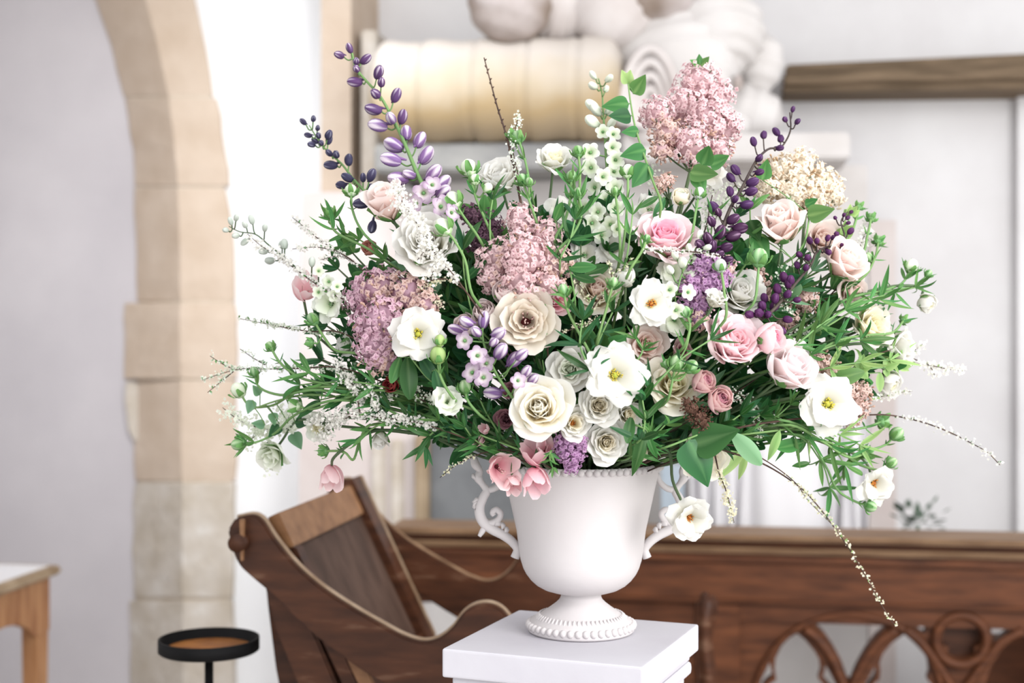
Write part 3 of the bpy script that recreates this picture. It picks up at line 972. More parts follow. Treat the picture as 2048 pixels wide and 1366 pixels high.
def pm(key):
    if key in PM:
        return PM[key]
    ramps = {
        'white': [(0, (222, 222, 186)), (.3, (234, 232, 220)), (1, (238, 237, 234))],
        'cream': [(0, (226, 216, 166)), (.45, (243, 236, 212)), (1, (248, 244, 234))],
        'butter': [(0, (226, 214, 150)), (.5, (240, 234, 200)), (1, (246, 244, 226))],
        'ivoryrose': [(0, (238, 222, 166)), (.4, (244, 234, 204)), (.8, (249, 246, 236)), (1, (250, 249, 245))],
        'blush': [(0, (240, 216, 196)), (.5, (242, 222, 214)), (1, (248, 236, 232))],
        'peach': [(0, (242, 212, 192)), (.5, (246, 227, 216)), (1, (249, 238, 232))],
        'pink': [(0, (238, 160, 182)), (.5, (244, 196, 206)), (1, (250, 220, 224))],
        'pinkcore': [(0, (222, 112, 150)), (.5, (238, 160, 184)), (1, (246, 196, 210))],
        'palepink': [(0, (242, 196, 206)), (.5, (246, 218, 222)), (1, (250, 234, 236))],
        'pearl': [(0, (244, 226, 214)), (.5, (244, 230, 228)), (1, (246, 238, 240))],
        'mauve': [(0, (192, 140, 158)), (.6, (224, 186, 190)), (1, (236, 208, 204))],
        'mauvecore': [(0, (150, 80, 116)), (.6, (196, 130, 154)), (1, (222, 174, 184))],
        'palemauve': [(0, (206, 178, 186)), (.6, (232, 216, 216)), (1, (242, 232, 230))],
        'sand': [(0, (206, 186, 160)), (.5, (230, 219, 202)), (1, (240, 233, 222))],
        'rust': [(0, (120, 56, 48)), (.6, (176, 108, 96)), (1, (206, 150, 136))],
        'red': [(0, (120, 24, 34)), (.6, (170, 58, 62)), (1, (196, 108, 104))],
        'tulip': [(0, (226, 146, 162)), (.35, (242, 204, 208)), (1, (248, 228, 228))],
        'dusky': [(0, (96, 56, 66)), (.6, (140, 92, 104)), (1, (176, 130, 138))],
        'greenwhite': [(0, (196, 214, 168)), (.5, (232, 238, 220)), (1, (242, 244, 236))],
        'lilacpink': [(0, (212, 168, 178)), (.5, (236, 208, 210)), (1, (246, 228, 226))],
        'lilactan': [(0, (196, 160, 146)), (.5, (226, 198, 190)), (1, (242, 222, 214))],
        'lilacmauve': [(0, (196, 148, 174)), (.5, (224, 190, 204)), (1, (238, 214, 220))],
        'lilacpurple': [(0, (156, 104, 156)), (.5, (194, 150, 192)), (1, (220, 190, 216))],
        'lilaccream': [(0, (222, 204, 172)), (.5, (242, 232, 216)), (1, (250, 244, 234))],
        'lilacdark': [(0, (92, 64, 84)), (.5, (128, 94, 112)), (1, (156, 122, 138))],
        'budtan': [(0, (170, 140, 116)), (1, (220, 188, 174))],
        'budbrown': [(0, (96, 70, 56)), (1, (140, 106, 92))],
        'budcream': [(0, (178, 150, 112)), (1, (216, 190, 160))],
        'delph': [(0, (100, 62, 120)), (.5, (132, 94, 148)), (1, (196, 166, 198))],
        'lavwhite': [(0, (196, 206, 168)), (.4, (232, 222, 228)), (1, (184, 156, 186))],
    }
    PM[key] = petal_mat(key + ' petal', ramps[key], .5, .55, .04)
    return PM[key]


def stripe_mat(name, dark, light, bias):
    """delphinium bud: sepals dark with paler seams (tint carries the rib pattern)"""
    return petal_mat(name, [(0, light), (max(.02, bias - .16), light), (min(.98, bias + .16), dark), (1, dark)], .15, .5, .08)


BUDM = {
    'dark': stripe_mat('dark plum bud', (74, 44, 84), (112, 84, 122), .12),
    'purple': stripe_mat('purple striped bud', (92, 64, 106), (196, 182, 198), .24),
    'lav': stripe_mat('lavender striped bud', (126, 94, 142), (218, 206, 216), .42),
    'ink': stripe_mat('inky bud', (62, 58, 84), (128, 128, 146), .2),
    'plum': stripe_mat('deep plum bud', (78, 38, 80), (106, 66, 108), .1),
    'plumstripe': stripe_mat('plum striped bud', (66, 36, 66), (150, 120, 148), .16),
    'white': petal_mat('white delphinium bud', [(0, (236, 238, 226)), (.6, (226, 232, 216)), (1, (170, 188, 158))], .25, .5, .06),
    'grey': petal_mat('grey green delphinium bud', [(0, (206, 212, 204)), (.6, (190, 198, 188)), (1, (168, 182, 166))], .2, .5, .06),
}

PETAL_T = np.linspace(0, 1, 9)
PETAL_S = np.sin(np.linspace(-math.pi / 2, math.pi / 2, 13))
GRID_F = [(i * 13 + j, i * 13 + j + 1, (i + 1) * 13 + j + 1, (i + 1) * 13 + j) for i in range(8) for j in range(12)]


def petal(L, Wd, a0, a1, a2, rho0, wrap=1.0, ruffle=0.02, curl=0.0, tip=0.0, skew=0.0, ph=0.0, notch=0.18, base_w=.25, zb=0.0, rag=0.0):
    """one petal about the +Z axis, growing out along +X"""
    tt = np.linspace(0, 1, 25)
    al = np.radians(np.interp(tt, [0, .55, 1], [a0, a1, a2]))
    ds = L / 24
    rho = rho0 + np.concatenate([[0], np.cumsum(np.cos(al[:-1]) * ds)])
    zc = zb + np.concatenate([[0], np.cumsum(np.sin(al[:-1]) * ds)])
    S_, T_ = np.meshgrid(PETAL_S, PETAL_T)
    edge = 1 - notch * S_ ** 2 - .26 * S_ ** 6 + tip * np.exp(-(S_ / .3) ** 2)
    if rag:
        edge = edge + rag * np.sin(S_ * 9 + ph * 3) * .5 + rag * np.sin(S_ * 17 + ph) * .4
    Te = np.clip(T_ * edge, 0, 1.15)
    r_ = np.interp(Te, tt, rho)
    z_ = np.interp(Te, tt, zc)
    a_ = np.interp(Te, tt, al)
    w = Wd * (base_w + (1 - base_w) * np.sin(np.pi / 2 * np.minimum(1, T_ * 1.35))) * (1 - .22 * np.maximum(0, (T_ - .7) / .3) ** 2)
    Rc = wrap * np.maximum(r_, .15 * Wd) + .15 * Wd
    psi = S_ * w / Rc
    nx, nz = np.sin(a_), -np.cos(a_)
    dsp = L * (ruffle * T_ ** 2 * np.sin(S_ * 3.6 + ph) + ruffle * .6 * T_ ** 3 * np.sin(S_ * 8.3 + ph * 2)) + skew * S_ * L + curl * L * T_ ** 4 * (.25 + .75 * S_ ** 2)
    rr_ = r_ + dsp * nx
    zz_ = z_ + dsp * nz
    x = rr_ - Rc + Rc * np.cos(psi)
    y = Rc * np.sin(psi)
    V = np.stack([x, y, zz_], -1).reshape(-1, 3)
    return V, T_.reshape(-1)


def rotz(V, a):
    c, s = math.cos(a), math.sin(a)
    return np.stack([V[:, 0] * c - V[:, 1] * s, V[:, 0] * s + V[:, 1] * c, V[:, 2]], -1)


def lerp(a, b, t):
    return a + (b - a) * t


def stem_path(pos, axis, via=None, base=None, n=7):
    base = base or (UB + Vector((rnd.uniform(-.05, .05), rnd.uniform(-.05, .05), -.02)))
    pos = Vector(pos)
    if via:
        return smoothpath([base] + via + [pos], 5)
    axis = Vector(axis)
    L = (pos - base).length
    p1 = base + Vector(((pos.x - base.x) * .25, (pos.y - base.y) * .3 + .02, max(.04, (pos.z - base.z) * .55)))
    p2 = pos - axis * L * .38
    p2.y = max(p2.y, 2.08)
    out = []
    for i in range(n + 1):
        t = i / n
        out.append(base * (1 - t) ** 3 + p1 * 3 * t * (1 - t) ** 2 + p2 * 3 * t * t * (1 - t) + pos * t ** 3)
    return np.array([list(p) for p in out])


def add_stem(root, pos, axis, r=.0022, m=None, via=None, name='stem', sides=6):
    P = stem_path(pos, axis, via)
    V, Fc = tube(P, np.linspace(r * 1.15, r, len(P)), sides)
    me = mesh(name, V, Fc, m or M_stemd, tint=np.repeat(np.linspace(0, 1, len(P)), sides))
    return part(name, me, root), P


def root_for(name, label, cat_, base=None, group=None):
    return thing(name, label, cat_, base or (UB + Vector((0, 0, -.02))), group)


def rise(p):
    """start of a stem: out of the urn's mouth, bowing back before it reaches p"""
    b = UB + Vector((rnd.uniform(-.04, .04), rnd.uniform(-.02, .05), -.02))
    v = Vector(p) - b
    return [b, b + Vector((v.x * .3, v.y * .3 + .03, v.z * .42)), b + Vector((v.x * .7, v.y * .7 + .035, v.z * .8))]


# ---- leaves
def leaf_geo(L, w, bend=.5, fold=.25, n=8, kind='lance', twist=0.0):
    """leaf along +Z from the origin, blade in X, bending towards +Y"""
    t = np.linspace(0, 1, n)
    if kind == 'lance':
        wd = np.sin(np.pi * t ** .75) ** .9
    elif kind == 'heart':
        wd = np.sin(np.pi * (t ** .58)) ** .8 * (1.1 - .25 * t)
    elif kind == 'oval':
        wd = np.sin(np.pi * (t * .94 + .04)) ** .65
    else:
        wd = np.sin(np.pi * t ** .7)
    wd = np.maximum(wd, .03) * w
    ang = bend * t
    ds = L / (n - 1)
    z = np.concatenate([[0], np.cumsum(np.cos(ang[:-1]) * ds)])
    y = np.concatenate([[0], np.cumsum(np.sin(ang[:-1]) * ds)])
    V, T, Fc = [], [], []
    cols = (-1, -.5, 0, .5, 1)
    for i in range(n):
        for s in cols:
            x = s * wd[i]
            h = abs(s) * fold * wd[i] + twist * s * wd[i] * t[i]
            V.append((x, y[i] - h * math.cos(ang[i]) * -1, z[i] - h * math.sin(ang[i])))
            T.append(min(1, abs(s) * .8 + .2 * t[i]))
    for i in range(n - 1):
        for j in range(4):
            a = i * 5 + j
            Fc.append((a, a + 1, a + 6, a + 5))
    return np.array(V), Fc, np.array(T)


LEAF = {}


def leaf_mesh(kind, v, m):
    k = (kind, v, m.name)
    if k not in LEAF:
        r = random.Random(hash((kind, v)) % 1000 if False else sum(map(ord, kind)) + v * 17)
        if kind == 'linear':
            g = leaf_geo(1, .05 + .014 * (v % 3), .3 + .35 * v, .3, 9, 'lance', r.uniform(-.5, .5))
        elif kind == 'lance':
            g = leaf_geo(1, .09 + .02 * (v % 3), .25 + .3 * v, .25, 9, 'lance', r.uniform(-.4, .4))
        elif kind == 'heart':
            g = leaf_geo(1, .36, .2 + .2 * v, .16, 14, 'heart', r.uniform(-.2, .2))
        else:
            g = leaf_geo(1, .22, .2 + .22 * v, .22, 13, 'oval', r.uniform(-.2, .2))
        LEAF[k] = mesh('leaf', g[0], g[1], m, tint=g[2])
    return LEAF[k]


def add_leaf(root, pos, dirn, L, kind='linear', m=None, side=None, wscale=1.0, v=None):
    """leaf from pos growing along dirn; its face turns towards the viewer as far as it can"""
    m = m or GREEN[0]
    d = Vector(dirn).normalized()
    f = Vector(side) if side is not None else Vector((rnd.uniform(-.5, .5), -1, rnd.uniform(-.2, .7)))
    y = (f - d * f.dot(d))
    if y.length < 1e-3:
        y = Vector((1, 0, 0))
    y.normalize()
    if rnd.random() < .4:
        y = -y
    x = y.cross(d)
    M = Matrix((x, y, d)).transposed().to_4x4()
    M = Matrix.Translation(pos) @ M @ Matrix.Diagonal((L * wscale, L, L, 1))
    return part('leaf', leaf_mesh(kind, v if v is not None else rnd.randrange(5), m), root, M)


def whorl(root, pos, axis, n, L, kind='linear', m=None, spread=.9, ws=1.0):
    B = basis(axis, rnd.uniform(0, 6.28)).to_3x3()
    for k in range(n):
        a = 2 * math.pi * (k + rnd.uniform(-.25, .25)) / n
        s = spread * rnd.uniform(.75, 1.25)
        d = B @ Vector((math.cos(a) * math.sin(s), math.sin(a) * math.sin(s), math.cos(s)))
        add_leaf(root, pos, d, L * rnd.uniform(.7, 1.15), kind, m, wscale=ws)


def sepals(root, M, R, n=5, L=.9, ang=60):
    for k in range(n):
        V, t = petal(R * L, R * .22, 10, ang, ang - 15, R * .05, .8, .03, 0, tip=.25, base_w=.6)
        V = rotz(V, 2 * math.pi * k / n + .3)
        V[:, 2] -= R * .06
        part('sepal', mesh('sepal', V, GRID_F, M_sepal, tint=t), root, M)


# ---- blooms
def rose(px, py, R, label, mats=('white', 'white'), axis=None, N=26, opn=.75, push=0.0, kind='rose', seed=None, cat_='rose', name='rose', stamen=None, group=None, up=.25, via=None, tipp=.08, hscale=1.0):
    r = random.Random(seed if seed is not None else int(px * 3 + py))
    pos = at(px, py, push)
    ax_ = axis if axis is not None else facing(px, py, up)
    Rm = R * 1.14 * px2m(px, py, push)
    pos = pos - ax_ * Rm * .35
    root = root_for(name, label, cat_, None, group)
    M = place(pos, ax_, r.uniform(0, 6.28))
    inner, outer = pm(mats[0]), pm(mats[1])
    q0 = .34 if stamen else 0.0
    for i in range(N):
        q = i / (N - 1)
        if q < q0:
            continue
        ang = i * 2.39996 + r.uniform(-.12, .12)
        if kind == 'rose':
            L = Rm * lerp(.72, 1.22, q ** .8) * r.uniform(.95, 1.05)
            wd = Rm * lerp(.34, .8, q ** .7)
            e = q ** lerp(1.9, .95, opn)
            a0, a1, a2 = lerp(86, lerp(58, 12, opn), e), lerp(101, lerp(84, 44, opn), e), lerp(122, lerp(66, 4, opn), e ** 1.3)
            V, t = petal(L, wd, a0, a1, a2, Rm * lerp(.03, .1, q), lerp(1.0, 1.25, q), lerp(.015, .04, q), lerp(0, .16, q ** 2), tip=tipp * q, skew=lerp(.1, .02, q), ph=r.uniform(0, 6), notch=.16, zb=Rm * lerp(.05, -.02, q))
        elif kind == 'garden':
            L = Rm * lerp(.5, 1.15, q ** .9) * r.uniform(.93, 1.06)
            wd = Rm * lerp(.2, .74, q ** 1.1)
            e = q ** lerp(1.8, 1.0, opn)
            a0, a1, a2 = lerp(80, lerp(50, 8, opn), e), lerp(92, lerp(86, 48, opn), e), lerp(100, lerp(84, 14, opn), e ** 1.4)
            V, t = petal(L, wd, a0, a1, a2, Rm * lerp(.03, .12, q), lerp(.9, 1.3, q), lerp(.04, .05, q), lerp(.04, .1, q), tip=.02, skew=r.uniform(-.08, .1), ph=r.uniform(0, 6), notch=.14, zb=Rm * lerp(.16, -.02, q))
        elif kind == 'ball':
            L = Rm * lerp(.62, 1.28, q ** .9)
            wd = Rm * lerp(.26, .86, q)
            e = q ** 1.2
            a0, a1, a2 = lerp(76, 6, e), lerp(92, lerp(84, 66, opn), e), lerp(120, lerp(128, 96, opn), e)
            V, t = petal(L, wd, a0, a1, a2, Rm * lerp(.03, .1, q), 1.05, .015, 0, skew=.05, ph=r.uniform(0, 6), notch=.2, zb=Rm * lerp(.12, -.02, q))
        V[:, 2] *= hscale
        V = rotz(V, ang)
        m_ = inner if q < .5 else outer
        part('petal', mesh('petal', V, GRID_F, m_, tint=t), root, M)
    if kind != 'ball' and not stamen:
        V, Fc = ellipsoid(10, 8)
        hr, hh, hz_ = (.2, .36, .36) if kind == 'rose' else (.16, .26, .34)
        V = V * np.array([Rm * hr, Rm * hr, Rm * hh]) + np.array([0, 0, Rm * hz_])
        part('heart', mesh('heart', V, Fc, inner, tint=np.full(len(V), .4)), root, M)
    if stamen:
        stamens(root, M, Rm, stamen, r, *((46, .36, .52) if stamen is M_maroon else (30, .22, .3)))
    sepals(root, M, Rm)
    add_stem(root, pos, ax_, .0021, via=via)
    return root


def stamens(root, M, Rm, m, r, n=34, rad=.24, h=.34):
    V, Fc = ellipsoid(10, 6)
    V = V * np.array([Rm * rad * .6, Rm * rad * .6, Rm * .1]) + np.array([0, 0, Rm * .1])
    part('flower_eye', mesh('flower_eye', V, Fc, m, tint=np.full(len(V), .1)), root, M)
    P = []
    for k in range(n):
        a, rr_ = r.uniform(0, 6.28), Rm * rad * math.sqrt(r.random())
        x, y = rr_ * math.cos(a), rr_ * math.sin(a)
        ln_ = Rm * h * r.uniform(.7, 1.1)
        v, f = tube([[x * .6, y * .6, Rm * .08], [x, y, ln_ * .7], [x * 1.25, y * 1.25, ln_]], [Rm * .012, Rm * .012, Rm * .028], 4)
        P.append((v, f, np.repeat([0, .5, 1], 4)))
    V, Fc, T = joinm(P)
    part('stamens', mesh('stamens', V, Fc, m, tint=T), root, M, kind='stuff')


def butterfly(px, py, R, label, axis=None, push=0.0, center=None, col='white', n=(5, 5), cup=14, seed=None, name='ranunculus', cat_='ranunculus', up=.1, via=None, group=None):
    """single flower of broad wavy petals round a small eye"""
    r = random.Random(seed if seed is not None else int(px * 5 + py))
    pos = at(px, py, push)
    ax_ = axis if axis is not None else facing(px, py, up)
    Rm = R * 1.14 * px2m(px, py, push)
    pos = pos - ax_ * Rm * .2
    root = root_for(name, label, cat_, None, group)
    M = place(pos, ax_, r.uniform(0, 6.28))
    for lay, k in enumerate(n):
        for i in range(k):
            a = 2 * math.pi * (i + .5 * lay + r.uniform(-.12, .12)) / k
            c = cup + (16 if lay else 0) + r.uniform(-8, 10)
            V, t = petal(Rm * (1.0 if lay == 0 else .86) * r.uniform(.92, 1.08), Rm * .58 * r.uniform(.88, 1.1), c + 22, c, c - 34, Rm * .05, 2.4, .085, .05, ph=r.uniform(0, 6), notch=.16, base_w=.2, rag=.07)
            part('petal', mesh('petal', rotz(V, a), GRID_F, pm(col), tint=t), root, M)
    stamens(root, M, Rm, center or M_yell, r, 30, .17, .2)
    add_stem(root, pos, ax_, .0021, via=via)
    return root


def tulip(px, py, R, label, axis, push=0.0, col='tulip', cat_='flower', name='alstroemeria', n=6, opn=.3, via=None, hsc=1.0):
    r = random.Random(int(px + py * 3))
    pos = at(px, py, push)
    ax_ = axis.normalized()
    Rm = R * 1.2 * px2m(px, py, push)
    pos = pos - ax_ * Rm * .7
    root = root_for(name, label, cat_)
    M = place(pos, ax_, r.uniform(0, 6.28))
    for i in range(n):
        lay = i % 2
        a = 2 * math.pi * i / n + r.uniform(-.1, .1)
        V, t = petal(Rm * 1.75 * hsc * r.uniform(.94, 1.06), Rm * .68, 30, lerp(84, 62, opn), lerp(100, 40, opn), Rm * (.06 + .05 * (1 - lay)), 1.05, .03, .04 * opn, tip=.12, skew=.05, ph=r.uniform(0, 6), notch=.25)
        part('petal', mesh('petal', rotz(V, a), GRID_F, pm(col), tint=t), root, M)
    stamens(root, M, Rm, M_maroon, r, 6, .2, .9)
    add_stem(root, pos, ax_, .0022, via=via)
    return root


BUDSH = {}


def lobed(nl=5, depthm=.1):
    k = (nl, depthm)
    if k not in BUDSH:
        V, Fc = ellipsoid(20, 8)
        th = np.arctan2(V[:, 1], V[:, 0])
        c = np.cos(nl * th)
        rr_ = 1 - depthm * (.5 - .5 * c)
        V2 = V.copy()
        V2[:, 0] *= rr_
        V2[:, 1] *= rr_
        BUDSH[k] = (V2, Fc, .5 + .5 * c, V[:, 2])
    return BUDSH[k]


def bud_mesh(m, style):
    k = ('bud', m.name, style)
    if k not in BUDSH:
        V, Fc, rib_, h = lobed(5, .14 if style == 'rib' else .16)
        tint = np.clip(rib_ * .55 + .45 * (.5 - .5 * np.sin(h * 1.5)) + .1 * np.sin(V[:, 0] * 4 + V[:, 1] * 3), 0, 1) if style == 'rib' else np.clip(.6 * (h * .5 + .5) + .45 * (1 - rib_) - .05, 0, 1)
        BUDSH[k] = mesh('bud', V, Fc, m, tint=tint)
    return BUDSH[k]


def ran_bud(root, pos, axis, Rm, m=None, sep=True, name='bud'):
    """round ranunculus bud in a clasp of sepals"""
    m = m or M_budgreen
    M = place(pos, axis, rnd.uniform(0, 6))
    o = part(name, bud_mesh(m, 'h'), root, M @ Matrix.Translation((0, 0, Rm * .8)) @ Matrix.Diagonal((Rm, Rm, Rm * 1.15, 1)))
    if sep:
        for k in range(5):
            V, t = petal(Rm * 1.75, Rm * .4, 8, 66, 92, Rm * .3, .95, .04, .05, tip=.3, ph=k, base_w=.5)
            V[:, :2] *= 1.12
            part('sepal', mesh('sepal', rotz(V, 1.2566 * k), GRID_F, M_sepal, tint=t), o, M)
    return o


def bud_stem(label, pts, R, m=None, leaves=5, L=42, push=0.0, side=(), cat_='flower bud', name='ranunculus_bud', group=None, lm=None, r_=.0018, start=None, ax2=None, mid=True):
    """a bud on a visible stem: pts from the bud down; side = extra (px, py, R) buds"""
    root = root_for(name, label, cat_, None, group)
    P = [at(x, y, push) for x, y in pts]
    b = P[0]
    axis = ax2 or (P[0] - P[1]).normalized()
    axis = (axis + Vector((0, -.25, 0))).normalized()
    s = px2m(*pts[0], push)
    full = rise(P[-1]) + P[::-1]
    Q = smoothpath(full, 5)
    V, Fc = tube(Q, np.linspace(r_ * 1.3, r_, len(Q)), 6)
    part('stem', mesh('stem', V, Fc, M_stemg, tint=np.repeat(np.linspace(0, 1, len(Q)), 6)), root)
    ran_bud(root, b - axis * R * s * .7, axis, R * s, m)
    if leaves:
        whorl(root, b - axis * R * s * 1.3, axis, leaves, L * s, 'linear', lm or GREEN[0], .8)
        if mid and len(P) > 2:
            whorl(root, P[1], (P[0] - P[1]), 3, L * s * 1.1, 'linear', lm or GREEN[0], .7)
    for x, y, rr_ in side:
        p = at(x, y, push + rnd.uniform(-.01, .01))
        j = Q[min(len(Q) - 1, int(len(Q) * .8))]
        k = Q[np.argmin(np.linalg.norm(Q - np.array(p), axis=1) + 0 * Q[:, 0])]
        q = Vector(P[min(1, len(P) - 1)])
        mid_ = (Vector(p) + q) / 2 + Vector((0, 0, -.006))
        V, Fc = tube(smoothpath([q, mid_, p], 4), r_ * .8, 5)
        part('side_stem', mesh('side_stem', V, Fc, M_stemg, tint=np.full(len(V), .6)), root)
        ran_bud(root, p, (p - mid_).normalized(), rr_ * s, m)
    return root


def floret5(root, pos, axis, R, col, m_eye=None, name='floret', cup=14):
    """open delphinium floret: five round sepals and a tuft in the middle"""
    M = place(pos, axis, rnd.uniform(0, 6))
    k = ('fl5', col)
    if k not in BUDSH:
        P = []
        for i in range(5):
            V, t = petal(1.0, .62, cup + 25, cup, cup - 20, .06, 1.8, .04, 0, ph=i * 1.3, notch=.24, base_w=.3)
            P.append((rotz(V, 1.2566 * i), GRID_F, t))
        V, Fc, T = joinm(P)
        BUDSH[k] = mesh('floret', V, Fc, pm(col), tint=T)
        E, Ef = ellipsoid(8, 6)
        BUDSH[('eye', col)] = mesh('floret_eye', E * np.array([.17, .17, .2]) + np.array([0, 0, .12]), Ef, m_eye or M_budgreen, tint=np.full(len(E), .2))
    o = part(name, BUDSH[k], root, M @ Matrix.Scale(R, 4))
    part('floret_eye', BUDSH[('eye', col)], o, M @ Matrix.Scale(R, 4))
    return o


def spike(label, path, buds, opens=(), name='delphinium', cat_='delphinium', bm='purple', bm_low=None, low_from=.5, size=(9, 17), push=0.0, stem_m=None, r_=.003, openc='lavwhite', spur=True, openR=19, elong=1.25, dome=.03):
    """flower spike: path from tip down, buds / open florets where they sit"""
    root = root_for(name, label, cat_)
    P = [at(x, y, push) for x, y in path]
    Q = smoothpath(rise(P[-1]) + P[::-1], 7)
    V, Fc = tube(Q, np.linspace(r_ * 1.2, r_ * .35, len(Q)), 7)
    part('stem', mesh('stem', V, Fc, stem_m or M_stemg, tint=np.repeat(np.linspace(0, 1, len(Q)), 7)), root)
    ys = [b[1] for b in buds] + [b[1] for b in opens]
    y0, y1 = min(ys), max(ys)
    tipdir = (P[0] - P[1]).normalized()
    px_path = smoothpath([(x, y) for x, y in path], 8)
    for i, b in enumerate(buds):
        x, y = b[:2]
        f = (y - y0) / max(1, y1 - y0)
        if abs(path[0][0] - path[-1][0]) > abs(path[0][1] - path[-1][1]):
            f = abs(x - path[0][0]) / max(1, abs(path[-1][0] - path[0][0]))
        f = min(1, f)
        R = (b[2] if len(b) > 2 else lerp(size[0], size[1], f)) * px2m(x, y, push)
        j = int(np.argmin(np.hypot(px_path[:, 0] - x, px_path[:, 1] - y)))
        side = 1 if i % 2 else -1
        p = at(x, y, push - dome * (.2 + .5 * ((i * 37) % 10) / 10) * (1 if i % 3 else -.6))
        # foot of the pedicel a little further down the stem
        jj = min(len(px_path) - 1, j + 3)
        fx, fy = px_path[jj]
        foot_ = at(fx, fy, push)
        out_ = (p - foot_)
        axis = (out_.normalized() * .8 + Vector((out_.x * 6, -.25, .12))).normalized()
        m = BUDM[bm] if (bm_low is None or f < low_from) else BUDM[bm_low]
        M = place(p, axis, rnd.uniform(0, 6))
        o = part('bud', bud_mesh(m, 'rib'), root, M @ Matrix.Diagonal((R * .82, R * .82, R * elong, 1)))
        back = p - axis * R * elong * .9
        V, Fc = tube(smoothpath([foot_, (foot_ + back) / 2 + Vector((0, 0, -.004)), back], 4), .0009 + R * .03, 5)
        part('pedicel', mesh('pedicel', V, Fc, stem_m or M_stemg, tint=np.full(len(V), .4)), root)
        if spur:
            tail = back - axis * R * .7 + Vector((0, 0, R * .5))
            V, Fc = tube(smoothpath([p - axis * R * .4 + Vector((0, 0, R * .3)), back + Vector((0, 0, R * .45)), tail], 4), np.linspace(R * .3, R * .1, 9), 5)
            part('spur', mesh('spur', V, Fc, m, tint=np.full(len(V), .9)), o)
    for b in opens:
        x, y = b[:2]
        R = (b[2] if len(b) > 2 else openR) * 1.25 * px2m(x, y, push)
        p = at(x, y, push - dome * rnd.uniform(.2, 1.2))
        j = int(np.argmin(np.hypot(px_path[:, 0] - x, px_path[:, 1] - y)))
        foot_ = at(*px_path[min(len(px_path) - 1, j + 2)], push)
        d_ = p - foot_
        axis = Vector((d_.x * 22 + rnd.uniform(-.3, .3), -.85, rnd.uniform(-.25, .35))).normalized()
        floret5(root, p, axis, R, openc)
        V, Fc = tube(smoothpath([foot_, (foot_ + p) / 2, p - axis * R * .05], 4), .0012, 5)
        part('pedicel', mesh('pedicel', V, Fc, stem_m or M_stemg, tint=np.full(len(V), .4)), root)
    return root


# ---- lilac
LIL = {}


def lil_floret(col):
    if col not in LIL:
        P = []
        for i in range(4):
            g = leaf_geo(1, .46, -.5, -.25, 4, 'oval')
            V = np.array(g[0])
            V = V[:, [2, 0, 1]]
            V[:, 2] += .02
            P.append((rotz(V, math.pi / 2 * i), g[1], g[2] * .8 + .2))
        v, f = tube([[0, 0, -1.1], [0, 0, -.4], [0, 0, .06]], [.12, .12, .2], 5)
        P.append((v, f, np.repeat([0, .2, 0], 5)))
        V, Fc, T = joinm(P)
        LIL[col] = mesh('floret', V, Fc, pm(col), tint=T)
        LIL[col + '_raw'] = (V, Fc, T)
    return LIL[col]


def lil_bud(col):
    k = 'bud_' + col
    if k not in LIL:
        v, f = tube([[0, 0, -1.2], [0, 0, -.2], [0, 0, .35], [0, 0, .75], [0, 0, .9]], [.1, .14, .32, .3, .1], 6)
        LIL[k] = mesh('bud', v, f, pm(col), tint=np.repeat([0, .3, .6, .9, 1], 6))
    return LIL[k]


